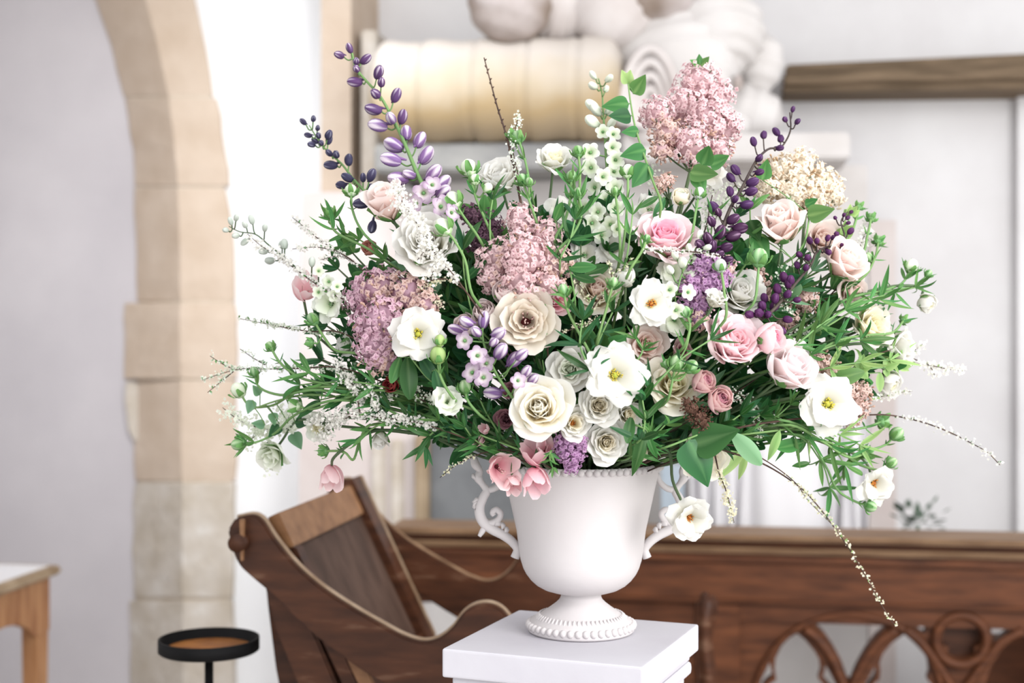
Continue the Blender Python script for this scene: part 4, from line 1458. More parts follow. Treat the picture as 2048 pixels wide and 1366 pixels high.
def lilac(label, lobes, col, budcol='budtan', fr=6.2, stem_from=None, push=0.0, budfrac=.3, cat_='lilac', name='lilac', cols=None, leafs=(), tier=1.0, group=None):
    """panicle: lobes = (px, py, radius[, push[, colour]]); florets stud the lobes"""
    root = root_for(name, label, cat_, None, group)
    L = []
    for lb in lobes:
        p = lb[3] if len(lb) > 3 else 0
        c = at(lb[0], lb[1], push + p)
        s = c.y / F
        L.append((c + Vector((0, lb[2] * s * .5, 0)), lb[2] * s * 1.04, lb[4] if len(lb) > 4 else col))
    cen = sum((c for c, _, _ in L), Vector()) / len(L)
    s = cen.y / F
    size = fr * s * 1.06
    items = []
    for c, R, cl in L:
        n = int(4 * math.pi * R * R * 1.15 / (math.pi * size * size) * 1.05) + 6
        for i in range(n):
            z = 1 - 2 * (i + .5) / n
            a = i * 2.39996
            d_ = Vector((math.sqrt(1 - z * z) * math.cos(a), math.sqrt(1 - z * z) * math.sin(a), z))
            d_ = (d_ + Vector((rnd.gauss(0, .12), rnd.gauss(0, .12), rnd.gauss(0, .12)))).normalized()
            if d_.y > .45:
                continue
            p = c + d_ * R * rnd.uniform(.78, 1.24)
            if any((p - c2).length < R2 * .8 for c2, R2, _ in L if c2 is not c):
                continue
            items.append((p, d_, cl, c))
    items.sort(key=lambda it: it[0].y)
    rest = []
    for k, (p, d_, cl, c) in enumerate(items):
        d2 = (d_ + Vector((rnd.gauss(0, .3), rnd.gauss(0, .3) - .15, rnd.gauss(0, .3)))).normalized()
        sz = size * rnd.uniform(.82, 1.15)
        isb = rnd.random() < budfrac * (1.4 if d_.y > -.35 else .5)
        if k < 300:
            part('bud' if isb else 'floret', lil_bud(budcol) if isb else lil_floret(cl), root, place(p, d2, rnd.uniform(0, 6), sz))
        else:
            lil_floret(cl)
            V, Fc, T = LIL[cl + '_raw']
            Mx = place(p, d2, rnd.uniform(0, 6), sz)
            A = np.array(Mx)
            rest.append((V @ A[:3, :3].T + A[:3, 3], Fc, T))
    if rest:
        V, Fc, T = joinm(rest)
        part('floret_mass', mesh('floret_mass', V, Fc, pm(col), tint=T), root, kind='stuff')
    # branching rachis inside
    P0 = at(*stem_from, push + .03) if stem_from else cen + Vector((0, .02, -.05))
    for c, R, cl in L:
        V, Fc = tube(smoothpath([P0, (P0 + c) / 2 + Vector((0, .01, 0)), c], 4), .0014, 5)
        part('branch', mesh('branch', V, Fc, M_stemd, tint=np.full(len(V), .5)), root)
        for k in range(12):
            a, z = rnd.uniform(0, 6.28), rnd.uniform(-1, 1)
            d_ = Vector((math.sqrt(1 - z * z) * math.cos(a), math.sqrt(1 - z * z) * math.sin(a), z))
            V, Fc = tube([list(c), list(c + d_ * R * .5), list(c + d_ * R * .9)], .0008, 4)
            part('branchlet', mesh('branchlet', V, Fc, M_stemd, tint=np.full(len(V), .5)), root)
        V, Fc = ellipsoid(22, 14)
        V = V * np.random.RandomState(5).uniform(.78, 1.1, len(V))[:, None]
        part('bud_cluster', mesh('bud_cluster', V, Fc, pm(col), tint=np.full(len(V), .35)), root, Matrix.Translation(c) @ Matrix.Scale(R * .74, 4))  # filler core added inside the lobe against see-through
    add_stem(root, P0, (cen - P0).normalized(), .0028, M_stemd)
    for lf in leafs:
        p = at(lf[0], lf[1], push + (lf[5] if len(lf) > 5 else 0))
        add_leaf(root, p, AX(lf[2], lf[3], .3), lf[4] * px2m(lf[0], lf[1]), 'heart', GREEN[0], side=(0, -1, .5))
    return root


# ---- spirea
def spirea(label, pts, dens=1.0, cl=9, col='white', push=0.0, leafy=.4, r_=.0013, fsize=2.6, rng=(0.0, 1.0), twigs=(), name='spirea_sprig', cat_='blossom twig', tw=None, to_urn=False, leafm=None, group=None):
    """thin dark twig set with tiny clustered blossom; pts from the tip inwards"""
    base = at(*pts[-1], push)
    root = root_for(name, label, cat_, UB + Vector((0, 0, -.02)) if to_urn else base, group)
    runs = [pts] + list(twigs)
    bl, lf = [], []
    for ri, run in enumerate(runs):
        P = [at(x, y, push) for x, y in run]
        if to_urn and ri == 0:
            P = P + [UB + Vector((rnd.uniform(-.03, .03), .0, -.02))]
        Q = smoothpath(P[::-1], 9)
        V, Fc = tube(Q, np.linspace(r_ if ri == 0 else r_ * .7, r_ * .4, len(Q)), 5)
        part('twig' if ri == 0 else 'side_twig', mesh('twig', V, Fc, tw or M_twig), root)
        Qv = smoothpath([at(x, y, push) for x, y in run][::-1], 9)
        seg = np.linalg.norm(np.diff(Qv, axis=0), axis=1)
        cum = np.concatenate([[0], np.cumsum(seg)])
        s = px2m(*run[0], push)
        cl, step = (cl, 5.6 * s / dens)
        d_ = cum[-1] * (1 - rng[1])
        while d_ < cum[-1] * (1 - rng[0]) + 1e-6:
            p = np.array([np.interp(d_, cum, Qv[:, k]) for k in range(3)])
            t = d_ / cum[-1]
            taper = .45 + .55 * math.sin(math.pi * min(1, .12 + .8 * (1 - t) ** .7 + .1))
            nfl = max(2, int(8 * dens * rnd.uniform(.6, 1.3)))
            cdir = np.array([rnd.gauss(0, 1), rnd.gauss(0, .6) - .3, rnd.gauss(0, 1) + .3])
            cdir /= np.linalg.norm(cdir)
            cc = p + cdir * cl * s * .55 * taper
            for k in range(nfl):
                q = cc + np.array([rnd.gauss(0, 1), rnd.gauss(0, 1), rnd.gauss(0, 1)]) * cl * s * .36 * taper
                bl.append((q, fsize * 1.12 * s * rnd.uniform(.7, 1.2)))
            if rnd.random() < leafy:
                lf.append((p, cdir + np.array([0, 0, .4]), rnd.uniform(5, 10) * s))
            d_ += step * rnd.uniform(.7, 1.3)
    if bl:
        pv, pf, pt = [], [], []
        star, sf = [(0, 0, .1)], []
        for k in range(10):
            rr_ = 1.0 if k % 2 == 0 else .62
            star.append((rr_ * math.cos(k * .6283), rr_ * math.sin(k * .6283), .28 if k % 2 == 0 else .2))
        for k in range(10):
            sf.append((0, 1 + k, 1 + (k + 1) % 10))
        star = np.array(star)
        parts_ = []
        for q, z in bl:
            B = np.array(basis((rnd.gauss(0, .7), rnd.gauss(0, .5) - .8, rnd.gauss(0, .6) + .3), rnd.uniform(0, 6)).to_3x3())
            parts_.append((star * z @ B.T + q, sf, np.concatenate([[.3], np.full(10, 1.0)])))
        V, Fc, T = joinm(parts_)
        part('blossom', mesh('blossom', V, Fc, pm(col), tint=T, smooth=False), root, kind='stuff')
    if lf:
        parts_ = []
        for p, d2, z in lf:
            g = leaf_geo(z, z * .25, .4, .2, 4)
            B = np.array(basis(tuple(d2), rnd.uniform(0, 6)).to_3x3())
            parts_.append((g[0] @ B.T + p, g[1], g[2]))
        V, Fc, T = joinm(parts_)
        part('leaves', mesh('leaves', V, Fc, leafm or GREEN[0], tint=T), root, kind='stuff')
    return root


def sprig(label, pts, leaves, kind='linear', m=None, L=48, push=0.0, name='foliage_sprig', cat_='foliage', group=None, r_=.0016, sm=None, spread=1.0, to_urn=True, ws=1.0):
    """leafy stem; leaves = number per node along pts (tip first)"""
    root = root_for(name, label, cat_, None, group)
    P = [at(x, y, push) for x, y in pts]
    full = (rise(P[-1]) if to_urn else []) + P[::-1]
    Q = smoothpath(full, 5)
    V, Fc = tube(Q, np.linspace(r_ * 1.3, r_ * .7, len(Q)), 6)
    part('stem', mesh('stem', V, Fc, sm or M_stemg, tint=np.repeat(np.linspace(0, 1, len(Q)), 6)), root)
    s = px2m(*pts[0], push)
    for i, p in enumerate(P):
        ax_ = (P[i] - P[i + 1]) if i + 1 < len(P) else (P[i - 1] - P[i] if len(P) > 1 else Vector((0, -.5, 1)))
        whorl(root, p, ax_.normalized() + Vector((0, -.2, 0)), leaves if i else leaves + 1, L * s, kind, m, spread if i else spread * .7, ws)
    return root


def leafstem(label, stem, lv, kind='heart', m=None, push=0.0, name='lilac_leaf_stem', cat_='foliage', sm=None, r_=.0018, to_urn=True):
    """stem with hand-set leaves: (px, py of the leaf base, dx, up, length, material index, toward)"""
    root = root_for(name, label, cat_)
    P = [at(x, y, push) for x, y in stem]
    full = (rise(P[-1]) if to_urn else []) + P[::-1]
    Q = smoothpath(full, 6)
    V, Fc = tube(Q, np.linspace(r_ * 1.4, r_ * .7, len(Q)), 6)
    part('stem', mesh('stem', V, Fc, sm or M_stemg, tint=np.repeat(np.linspace(0, 1, len(Q)), 6)), root)
    for l in lv:
        x, y, dx, up_, L = l[:5]
        m_ = GREEN[l[5]] if len(l) > 5 else (m or GREEN[0])
        tw = l[6] if len(l) > 6 else .2
        k = l[7] if len(l) > 7 else kind
        p = at(x, y, push - .004)
        near = Q[np.argmin(np.linalg.norm(Q - np.array(p), axis=1))]
        V, Fc = tube(smoothpath([near, (Vector(near) + p) / 2 + Vector((0, 0, .002)), p], 3), r_ * .45, 5)
        part('leaf_stalk', mesh('leaf_stalk', V, Fc, M_stemg, tint=np.full(len(V), .6)), root)
        add_leaf(root, p, AX(dx, up_, tw), L * px2m(x, y, push), k, m_, side=(.15, -1, .35), v=rnd.randrange(3))
    return root

# ================================================================== THE ARRANGEMENT
def z1(pts, ox=560, oy=60, s=3.252):
    return [(x / s + ox, y / s + oy) + tuple(r) for x, y, *r in pts]


V3 = lambda *q: [at(x, y, p) for x, y, p in q]

# ---- roses and other full blooms
rose(778, 418, 54, 'blush pink rose seen from the side below the purple delphinium', ('blush', 'blush'), AX(-.25, .75, .55), 22, .35, push=-.01, hscale=1.1)
rose(857, 488, 70, 'large white many-petalled rose behind the white blossom twig', ('white', 'white'), AX(-.15, .42, .88), 34, .7, 0.0, 'garden')
rose(1000, 362, 52, 'soft white rose behind the bare dark twig', ('white', 'white'), AX(-.2, .7, .6), 28, .6, .09, 'garden')
rose(1108, 324, 42, 'cream-hearted white bloom rising just under the bolster ledge', ('butter', 'white'), AX(.1, .8, .6), 20, .8, .06, 'garden')
rose(1328, 482, 66, 'pale rose with a bright pink heart at the back of the centre', ('pinkcore', 'palepink'), AX(.1, .72, .66), 34, .85, .02, 'garden')
rose(1563, 462, 56, 'peach-blush rose, the upper of the two at the right', ('peach', 'blush'), AX(-.2, .72, .6), 22, .4, .0, hscale=1.15)
rose(1682, 530, 54, 'peach-blush rose, lower and further right of the pair', ('peach', 'blush'), AX(.5, .5, .65), 24, .55, .0)
rose(1462, 690, 68, 'large pale pink garden rose right of centre, petals swirling', ('pink', 'palepink'), AX(.3, .55, .75), 38, .65, -.01, 'garden')
rose(1533, 678, 42, 'small pale pink ranunculus with a crimson eye beside the large pink rose', ('pinkcore', 'palepink'), AX(.75, .15, .6), 22, .55, -.03, 'ball', name='ranunculus', cat_='ranunculus')
rose(1572, 745, 64, 'big pearly blush rose at the right, just above the flat white bloom', ('pearl', 'pearl'), AX(.45, .6, .62), 26, .55, -.02, tipp=.14)
rose(1402, 765, 33, 'dusky mauve-pink spray rose, upper of the two below the large pink rose', ('mauvecore', 'mauve'), AX(.6, .3, .75), 28, .45, -.02, 'ball', name='spray_rose')
rose(1437, 802, 35, 'dusky rose-pink spray rose with a magenta swirl heart, lower of two', ('mauvecore', 'mauve'), AX(.3, .35, .85), 30, .6, -.03, 'ball', name='spray_rose')
rose(1080, 817, 62, 'classic white rose with a creamy yellow spiral heart, low front', ('ivoryrose', 'ivoryrose'), AX(-.05, .22, .95), 30, .8, -.04)
rose(1148, 846, 36, 'small white spray rose with amber stamens beside the classic white rose', ('cream', 'white'), AX(.2, .1, .95), 26, .8, -.035, 'garden', stamen=M_amber, name='spray_rose')
rose(1197, 812, 42, 'small full white spray rose, highest of the three at the rim', ('cream', 'white'), AX(.05, .15, .95), 34, .75, -.03, 'garden', name='spray_rose')
rose(1213, 884, 44, 'small full white spray rose resting lowest on the beaded rim', ('cream', 'white'), AX(.1, 0, .97), 36, .8, -.02, 'garden', name='spray_rose', via=V3((1180, 915, .08), (1200, 900, .04)))
rose(1140, 738, 46, 'ruffled greenish white bloom left of the large flat white flower', ('greenwhite', 'white'), AX(-.15, .1, .95), 32, .85, -.01, 'garden')
rose(1052, 642, 62, 'open sand-coloured rose showing dark maroon stamens in the centre', ('sand', 'sand'), AX(0, .12, .98), 30, .95, -.02, 'garden', stamen=M_maroon)
rose(1012, 588, 32, 'pale mauve spray rose peeping between pink lilac and sand rose', ('palemauve', 'palemauve'), AX(-.1, .6, .78), 30, .5, -.01, 'ball', name='spray_rose')
rose(970, 628, 34, 'pale mauve rosebud directly left of the sand rose', ('palemauve', 'palemauve'), AX(-.1, .45, .85), 26, .3, -.01, 'ball', name='spray_rose')
rose(934, 652, 33, 'pale mauve rosebud tucked behind striped lavender buds', ('palemauve', 'palemauve'), AX(-.3, .35, .85), 28, .4, .0, 'ball', name='spray_rose')
rose(1108, 600, 40, 'bright pink rose mostly hidden under the central pink lilac', ('pinkcore', 'pink'), AX(.3, .2, .9), 22, .6, .03, 'garden')
rose(1345, 772, 54, 'creamy yellow rose half hidden behind green buds right of centre', ('butter', 'cream'), AX(.1, .3, .9), 24, .8, .02)
rose(1292, 690, 48, 'soft peach rose deep among leaves right of centre', ('peach', 'blush'), AX(.1, .2, .9), 26, .7, .05, 'garden')
rose(1478, 590, 50, 'white rose in the gap between purple lilac and plum buds', ('white', 'white'), AX(.2, .5, .8), 22, .8, .04)
rose(1195, 585, 54, 'apricot-cream rose behind the brown blossom twigs', ('peach', 'cream'), AX(0, .4, .9), 24, .7, .06)
rose(1250, 560, 30, 'small white half-open bloom on a stem above the amber-eyed flower', ('greenwhite', 'white'), AX(-.1, .9, .4), 16, .25, .0, 'ball', name='ranunculus', cat_='ranunculus')
rose(1180, 470, 62, 'large soft white bloom at the back of the centre', ('white', 'white'), AX(0, .5, .85), 26, .8, .12, 'garden')
rose(1362, 397, 25, 'small round creamy white ranunculus under the pink lilac', ('greenwhite', 'cream'), AX(.1, .75, .6), 24, .35, .02, 'ball', name='ranunculus', cat_='ranunculus')
rose(1740, 652, 48, 'creamy yellow bloom behind narrow leaves on the right', ('butter', 'cream'), AX(.5, .3, .75), 24, .8, .03, 'garden')
rose(1850, 603, 27, 'small white nodding ranunculus furthest out on the right', ('butter', 'white'), AX(.5, -.55, .5), 20, .4, -.01, 'ball', name='ranunculus', cat_='ranunculus', via=V3((1500, 720, .05), (1650, 620, .02), (1790, 572, 0), (1845, 578, 0)))
rose(1798, 694, 42, 'white ruffled ranunculus seen from the side on the right edge', ('butter', 'white'), AX(.85, .1, .45), 26, .6, -.01, 'garden', name='ranunculus', cat_='ranunculus', via=V3((1500, 760, .05), (1690, 690, .02), (1765, 690, 0)))
rose(1775, 762, 32, 'pale yellow-white drooping bloom above the right-hand twig', ('butter', 'white'), AX(.5, -.5, .6), 18, .5, .0, 'ball', name='ranunculus', cat_='ranunculus', via=V3((1500, 800, .05), (1700, 730, .02), (1765, 735, 0)))
rose(1405, 905, 50, 'creamy white peony-like bloom under the big dark leaf', ('peach', 'cream'), AX(.2, -.1, .9), 34, .85, .03, 'garden', via=V3((1240, 925, .07), (1340, 910, .06)))
rose(545, 908, 38, 'greenish white bloom hanging lowest at the far left', ('greenwhite', 'greenwhite'), AX(-.3, -.5, .7), 14, .8, .0, 'garden', name='ranunculus', cat_='ranunculus', via=V3((900, 880, .05), (660, 850, .01), (600, 840, 0), (565, 880, 0)))
rose(640, 852, 34, 'greenish cream bloom behind white blossom at lower left', ('butter', 'greenwhite'), AX(-.4, -.2, .8), 18, .7, .03, 'garden', name='ranunculus', cat_='ranunculus')
rose(762, 874, 26, 'small white closed bloom hanging at lower left', ('white', 'white'), AX(-.1, -.7, .5), 12, .2, .02, 'rose', name='ranunculus', cat_='ranunculus', via=V3((900, 890, .05), (790, 830, .03), (768, 845, .02)))
rose(700, 690, 30, 'white bloom tucked left of the mauve lilac', ('greenwhite', 'white'), AX(-.6, .1, .7), 18, .6, .03, 'garden', name='ranunculus', cat_='ranunculus')
rose(742, 497, 22, 'small rust-coloured half-open flower left of the large white rose', ('rust', 'rust'), AX(-.5, .3, .7), 14, .5, .02, 'ball', name='ranunculus', cat_='ranunculus')
rose(782, 770, 22, 'small dark red flower under the mauve lilac', ('red', 'red'), AX(-.2, 0, .9), 16, .5, .0, 'ball', name='ranunculus', cat_='ranunculus')
rose(1012, 838, 24, 'small dusky plum flower left of the classic white rose', ('dusky', 'dusky'), AX(-.2, .1, .9), 22, .6, .01, 'garden', name='spray_rose')
rose(1022, 782, 20, 'tiny dusky plum flower above the classic white rose', ('dusky', 'dusky'), AX(-.2, .2, .9), 20, .6, .02, 'garden', name='spray_rose')
rose(1365, 700, 24, 'small dull pink flower in the shade left of the large pink rose', ('mauvecore', 'mauve'), AX(0, .2, .9), 18, .6, .04, 'garden', name='spray_rose')
rose(1700, 580, 34, 'blush rose half hidden under the lower peach rose', ('peach', 'blush'), AX(.4, -.2, .8), 18, .7, .05)
rose(1255, 830, 34, 'white spray rose in shade right of the rim roses', ('cream', 'white'), AX(.3, 0, .9), 24, .7, .03, 'garden', name='spray_rose')
rose(1640, 480, 40, 'blush rose in the gap between the two peach roses', ('peach', 'blush'), AX(.2, .2, .9), 18, .7, .06)
rose(1275, 905, 26, 'small cream rosebud at the right end of the beaded rim', ('cream', 'cream'), AX(.3, 0, .9), 18, .5, .02, 'ball', name='spray_rose', via=V3((1240, 925, .07), (1262, 905, .05)))

# ---- flat open blooms
butterfly(836, 668, 52, 'flat white ranunculus with a yellow-green eye over the mauve lilac', AX(.1, .05, 1), -.04, M_yell, n=(6, 4))
butterfly(1231, 750, 62, 'largest flat white ranunculus with a yellow eye, front centre', AX(.1, .15, 1), -.05, M_yell, n=(5, 4))
butterfly(1303, 607, 45, 'star-like white flower with an amber eye above centre', AX(.15, .1, 1), -.04, M_amber, n=(6, 2))
butterfly(1657, 808, 60, 'flat white ranunculus with a yellow eye, low right', AX(.2, .05, 1), -.04, M_yell, n=(5, 4))
butterfly(894, 805, 39, 'half-closed greenish white ranunculus at lower left of centre', AX(.1, .2, .95), -.03, M_budgreen, 'greenwhite', (5, 4), 48)
butterfly(1380, 1036, 46, 'white ranunculus hanging beside the right urn handle', AX(.1, -.15, .95), -.02, M_amber, 'white', (6, 5), 24, via=V3((1240, 925, .06), (1335, 900, 0), (1345, 960, -.01), (1362, 1000, 0)))
butterfly(1750, 968, 42, 'white amber-eyed ranunculus hanging at lower right', AX(.25, -.25, .9), -.01, M_amber, 'white', (5, 3), 26, via=V3((1300, 915, .06), (1500, 850, .02), (1660, 890, 0), (1735, 930, .01)))
butterfly(1428, 606, 34, 'small white bloom in profile against the purple lilac', AX(.25, .75, .5), -.03, M_budgreen, 'white', (5, 5), 50)
butterfly(660, 608, 36, 'greenish white flower at the left edge beside the pink one', AX(-.5, .1, .85), .0, M_budgreen, 'greenwhite', (5, 3), 25, name='larkspur_flower', cat_='larkspur')
butterfly(1350, 640, 34, 'pale greenish white flower in shade right of the amber-eyed one', AX(.2, 0, .95), .02, M_budgreen, 'greenwhite', (5, 3), 25, name='larkspur_flower', cat_='larkspur')
butterfly(1345, 545, 34, 'pale greenish white flower under the pink-hearted rose', AX(.1, .2, .95), .02, M_budgreen, 'greenwhite', (5, 3), 25, name='larkspur_flower', cat_='larkspur')

for px, py, R, lab in [(1120, 425, 34, 'pale white larkspur flower at the back above the central lilac'), (1205, 440, 36, 'pale white larkspur flower behind the spreading narrow leaves'), (1225, 500, 36, 'pale white larkspur flower above the brown blossom twigs'),
                       (1170, 510, 34, 'pale white larkspur flower right of the central lilac'), (1300, 420, 32, 'pale white larkspur flower behind the pink-hearted rose'), (1420, 350, 32, 'white petals glimpsed directly under the tall pink lilac')]:
    butterfly(px, py, R, lab, AX(.1, .25, .95), .05, M_budgreen, 'white', (5, 3), 22, name='larkspur_flower', cat_='larkspur')

# ---- pink trumpets over the rim
tulip(1002, 938, 32, 'pink trumpet flower, open, over the left of the rim', AX(.35, -.1, .8), -.03, opn=.5, via=V3((1050, 925, .07), (1010, 900, .0)))
tulip(1026, 968, 21, 'deep pink closed bud hanging lowest over the rim', AX(.0, -.5, .75), -.04, 'tulip', n=5, opn=.1, via=V3((1050, 925, .07), (1030, 905, -.01), (1024, 940, -.02)))
tulip(1072, 958, 30, 'soft pink trumpet flower hanging against the white urn', AX(.1, -.7, .55), -.04, 'pink', opn=.25, via=V3((1090, 925, .07), (1074, 900, -.02)))
tulip(1070, 910, 27, 'pale pink trumpet flower seen from behind beneath the white rose', AX(-.1, .75, .5), -.02, 'pink', opn=.4, via=V3((1080, 930, .05)))
tulip(1092, 895, 20, 'pale pink round petal cup beside the purple lilac tip', AX(.1, .5, .8), -.02, 'palepink', n=5, opn=.3, via=V3((1090, 930, .05)))
tulip(610, 580, 28, 'pink flower in profile at the left edge', AX(.2, .55, .6), .03, 'tulip', opn=.35)
tulip(663, 952, 26, 'dusty pink flower nodding over the chair back', AX(.05, -.75, .45), .0, 'tulip', opn=.15, via=V3((960, 900, .06), (760, 860, .02), (705, 885, 0), (668, 915, 0)))
tulip(970, 858, 12, 'tiny pink bud left of the classic white rose', AX(-.4, .3, .7), -.01, 'tulip', n=5, opn=.05)
tulip(958, 880, 14, 'small greenish pink bud above the left urn handle', AX(-.5, -.1, .7), -.01, 'mauve', n=5, opn=.05)

# ---- lilac panicles
lilac('pink lilac panicle standing highest at upper right', [(1400, 165, 42), (1440, 190, 30), (1372, 215, 42), (1420, 240, 44, -.02), (1315, 225, 32, .0, 'lilactan'), (1335, 268, 32, 0, 'lilactan'), (1450, 250, 34, -.01), (1388, 285, 40, -.02), (1440, 300, 28), (1325, 300, 22, .01, 'lilactan')],
      'lilacpink', 'budtan', 6.6, (1380, 345), 0, .28, leafs=[(1398, 130, -.9, .2, 26), (1400, 130, -.1, 1, 22), (1402, 132, .8, .7, 26), (1405, 330, .35, .9, 50, -.03), (1392, 348, .3, -.7, 45), (1380, 345, .9, -.2, 60), (1420, 330, .9, .2, 48, -.02)])
lilac('dusty pink lilac panicle in the upper middle of the arrangement', [(1042, 440, 32), (1090, 470, 32), (1000, 520, 42, 0, 'lilactan'), (1055, 510, 48, -.03), (1105, 525, 38, -.01, 'lilactan'), (985, 555, 30, 0, 'lilactan'), (1040, 560, 40, -.02), (1095, 570, 34, -.01), (1065, 590, 30, -.01)],
      'lilacpink', 'budtan', 6.4, (1060, 620), -.005, .32)
lilac('mauve-pink lilac panicle hanging at the left', [(760, 585, 48, 0, 'lilactan'), (815, 585, 40, 0, 'lilactan'), (722, 600, 34, .01, 'lilactan'), (760, 640, 46, -.02), (850, 610, 30, 0, 'lilactan'), (752, 690, 42, -.02), (768, 720, 30, -.01, 'lilactan'), (730, 650, 30)],
      'lilacmauve', 'budtan', 7.2, (800, 660), -.005, .28)
lilac('cream white lilac panicle at the upper right edge', [(1560, 345, 36), (1605, 335, 36), (1650, 370, 36), (1580, 385, 34), (1625, 395, 32), (1535, 375, 26), (1600, 365, 36, -.01), (1672, 395, 20)],
      'lilaccream', 'budcream', 6.6, (1610, 430), .05, .25, leafs=[(1590, 405, -.8, .1, 34), (1610, 410, .8, .3, 30)])
lilac('bright purple lilac tip hanging over the beaded rim', [(1135, 885, 22), (1160, 885, 16), (1128, 905, 20), (1150, 910, 22), (1142, 932, 16)], 'lilacpurple', 'lilacpurple', 5.6, (1140, 870), -.04, .05)
lilac('purple lilac cluster right of centre by the white profile bloom', [(1412, 530, 26), (1438, 548, 26), (1400, 560, 26), (1425, 570, 28, -.01), (1385, 585, 28), (1400, 610, 24), (1395, 640, 22, 0, 'lilactan'), (1455, 530, 18, 0, 'lilactan')], 'lilacpurple', 'lilacmauve', 6.2, (1410, 650), -.01, .15)
lilac('faded pink lilac spray at the right behind the flat white bloom', [(1690, 785, 28), (1715, 810, 26), (1655, 740, 24), (1640, 725, 20), (1700, 835, 22), (1725, 785, 20)], 'lilactan', 'budtan', 6.0, (1620, 790), .01, .3)
lilac('small brown seed cluster below the dusky spray roses', [(1385, 815, 18), (1400, 835, 20), (1408, 852, 14), (1375, 808, 10)], 'budbrown', 'budbrown', 5.0, (1400, 870), -.03, .9, name='seed_cluster', cat_='seed head')
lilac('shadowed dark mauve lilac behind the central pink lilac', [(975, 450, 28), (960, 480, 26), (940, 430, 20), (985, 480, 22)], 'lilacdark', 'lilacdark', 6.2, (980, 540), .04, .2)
lilac('small brownish lilac tuft below the tall pink panicle', [(1328, 365, 16), (1338, 358, 12), (1320, 372, 10)], 'lilactan', 'budtan', 4.5, (1340, 400), .02, .5)
lilac('shaded dusty lilac behind the dark plum buds', [(1520, 560, 26), (1610, 600, 26), (1575, 640, 22), (1545, 590, 22)], 'lilactan', 'budtan', 6.2, (1560, 690), .05, .35)

# ---- flower spikes
spike('tall purple and white striped delphinium spike at upper left', z1([(470, 150), (490, 240), (560, 330), (650, 430), (740, 590), (820, 760), (890, 930), (930, 1020), (960, 1200)]),
      z1([(452, 118, 9), (385, 163, 10), (495, 203, 8), (558, 190, 11), (497, 252, 9), (640, 275, 13), (487, 338, 13), (660, 340, 10), (622, 415, 12), (755, 425, 13), (607, 515, 15), (722, 573, 13), (795, 565, 13), (635, 622, 17), (822, 670, 15), (910, 715, 16), (740, 750, 19), (720, 845, 18), (950, 815, 18), (770, 965, 18), (1000, 930, 17), (1055, 1000, 18), (840, 940, 12), (1060, 1050, 15), (885, 1180, 12)]),
      z1([(935, 1060, 19), (1040, 1150, 20), (890, 1130, 15), (990, 1010, 15), (1110, 1190, 16)]), bm='purple', bm_low='lav', low_from=.42, r_=.0038)
spike('slim inky purple delphinium spike leaning left of the tall one', z1([(190, 620), (240, 700), (310, 790), (390, 860), (470, 960), (560, 1060), (620, 1130)]),
      z1([(150, 597, 7), (217, 577, 6.5), (245, 638, 6), (183, 685, 7), (250, 687, 7), (205, 745, 8), (228, 720, 7), (268, 735, 7), (317, 682, 10), (318, 712, 9), (320, 800, 8), (365, 810, 9), (330, 880, 12), (447, 845, 11), (437, 960, 11), (400, 1010, 11), (540, 960, 8), (595, 945, 12), (590, 1030, 9), (645, 1030, 12), (530, 1130, 14), (600, 1280, 12)]), bm='ink', r_=.0026, size=(6, 12))
spike('dark plum delphinium spike arching up at the right', z1([(1105, 470), (1108, 590), (1060, 685), (960, 712), (890, 780), (840, 870), (790, 970), (720, 1090), (670, 1210), (600, 1366), (590, 1440)], 1240, 80),
      z1([(1125, 450, 6), (1073, 517, 7), (1155, 530, 7), (1015, 597, 9), (935, 617, 9), (868, 660, 9), (1045, 642, 9), (1040, 703, 8), (905, 768, 9), (945, 823, 10), (750, 845, 11), (907, 860, 9), (720, 895, 10), (862, 925, 12), (855, 985, 12), (715, 985, 10), (825, 1070, 12), (748, 1035, 9), (610, 1095, 14), (640, 1120, 9), (735, 1165, 13), (780, 1225, 15), (595, 1180, 11), (650, 1250, 14), (735, 1275, 15), (570, 1290, 13), (600, 1340, 13), (690, 1350, 13), (520, 1330, 12), (520, 1390, 12), (640, 1400, 12), (700, 1430, 11)], 1240, 80), bm='dark', bm_low='plumstripe', low_from=.68, stem_m=M_purpstem, r_=.0032, elong=1.15)
spike('plum-berried curling spike among the two peach roses', z1([(735, 150), (690, 220), (712, 310), (690, 382), (590, 390), (520, 430), (490, 500), (430, 580), (370, 650), (280, 760), (180, 860)], 1480, 380, 3.415),
      z1([(475, 345, 8), (525, 348, 7), (600, 328, 7), (635, 325, 6), (660, 300, 7), (755, 280, 8), (735, 190, 6), (650, 190, 5), (710, 170, 5), (760, 150, 5), (740, 225, 5), (605, 425, 8), (590, 415, 7), (405, 440, 8), (462, 462, 9), (390, 513, 8), (450, 530, 8), (695, 375, 5), (300, 595, 11), (345, 615, 11), (330, 640, 10), (255, 675, 11), (325, 712, 10), (240, 740, 11), (165, 738, 10), (390, 750, 8), (150, 790, 11), (235, 795, 12), (130, 840, 12), (65, 850, 11), (325, 885, 10), (285, 960, 10), (190, 850, 10)], 1480, 380, 3.415), bm='plum', stem_m=M_purpstem, r_=.0026, spur=False, elong=1.05)
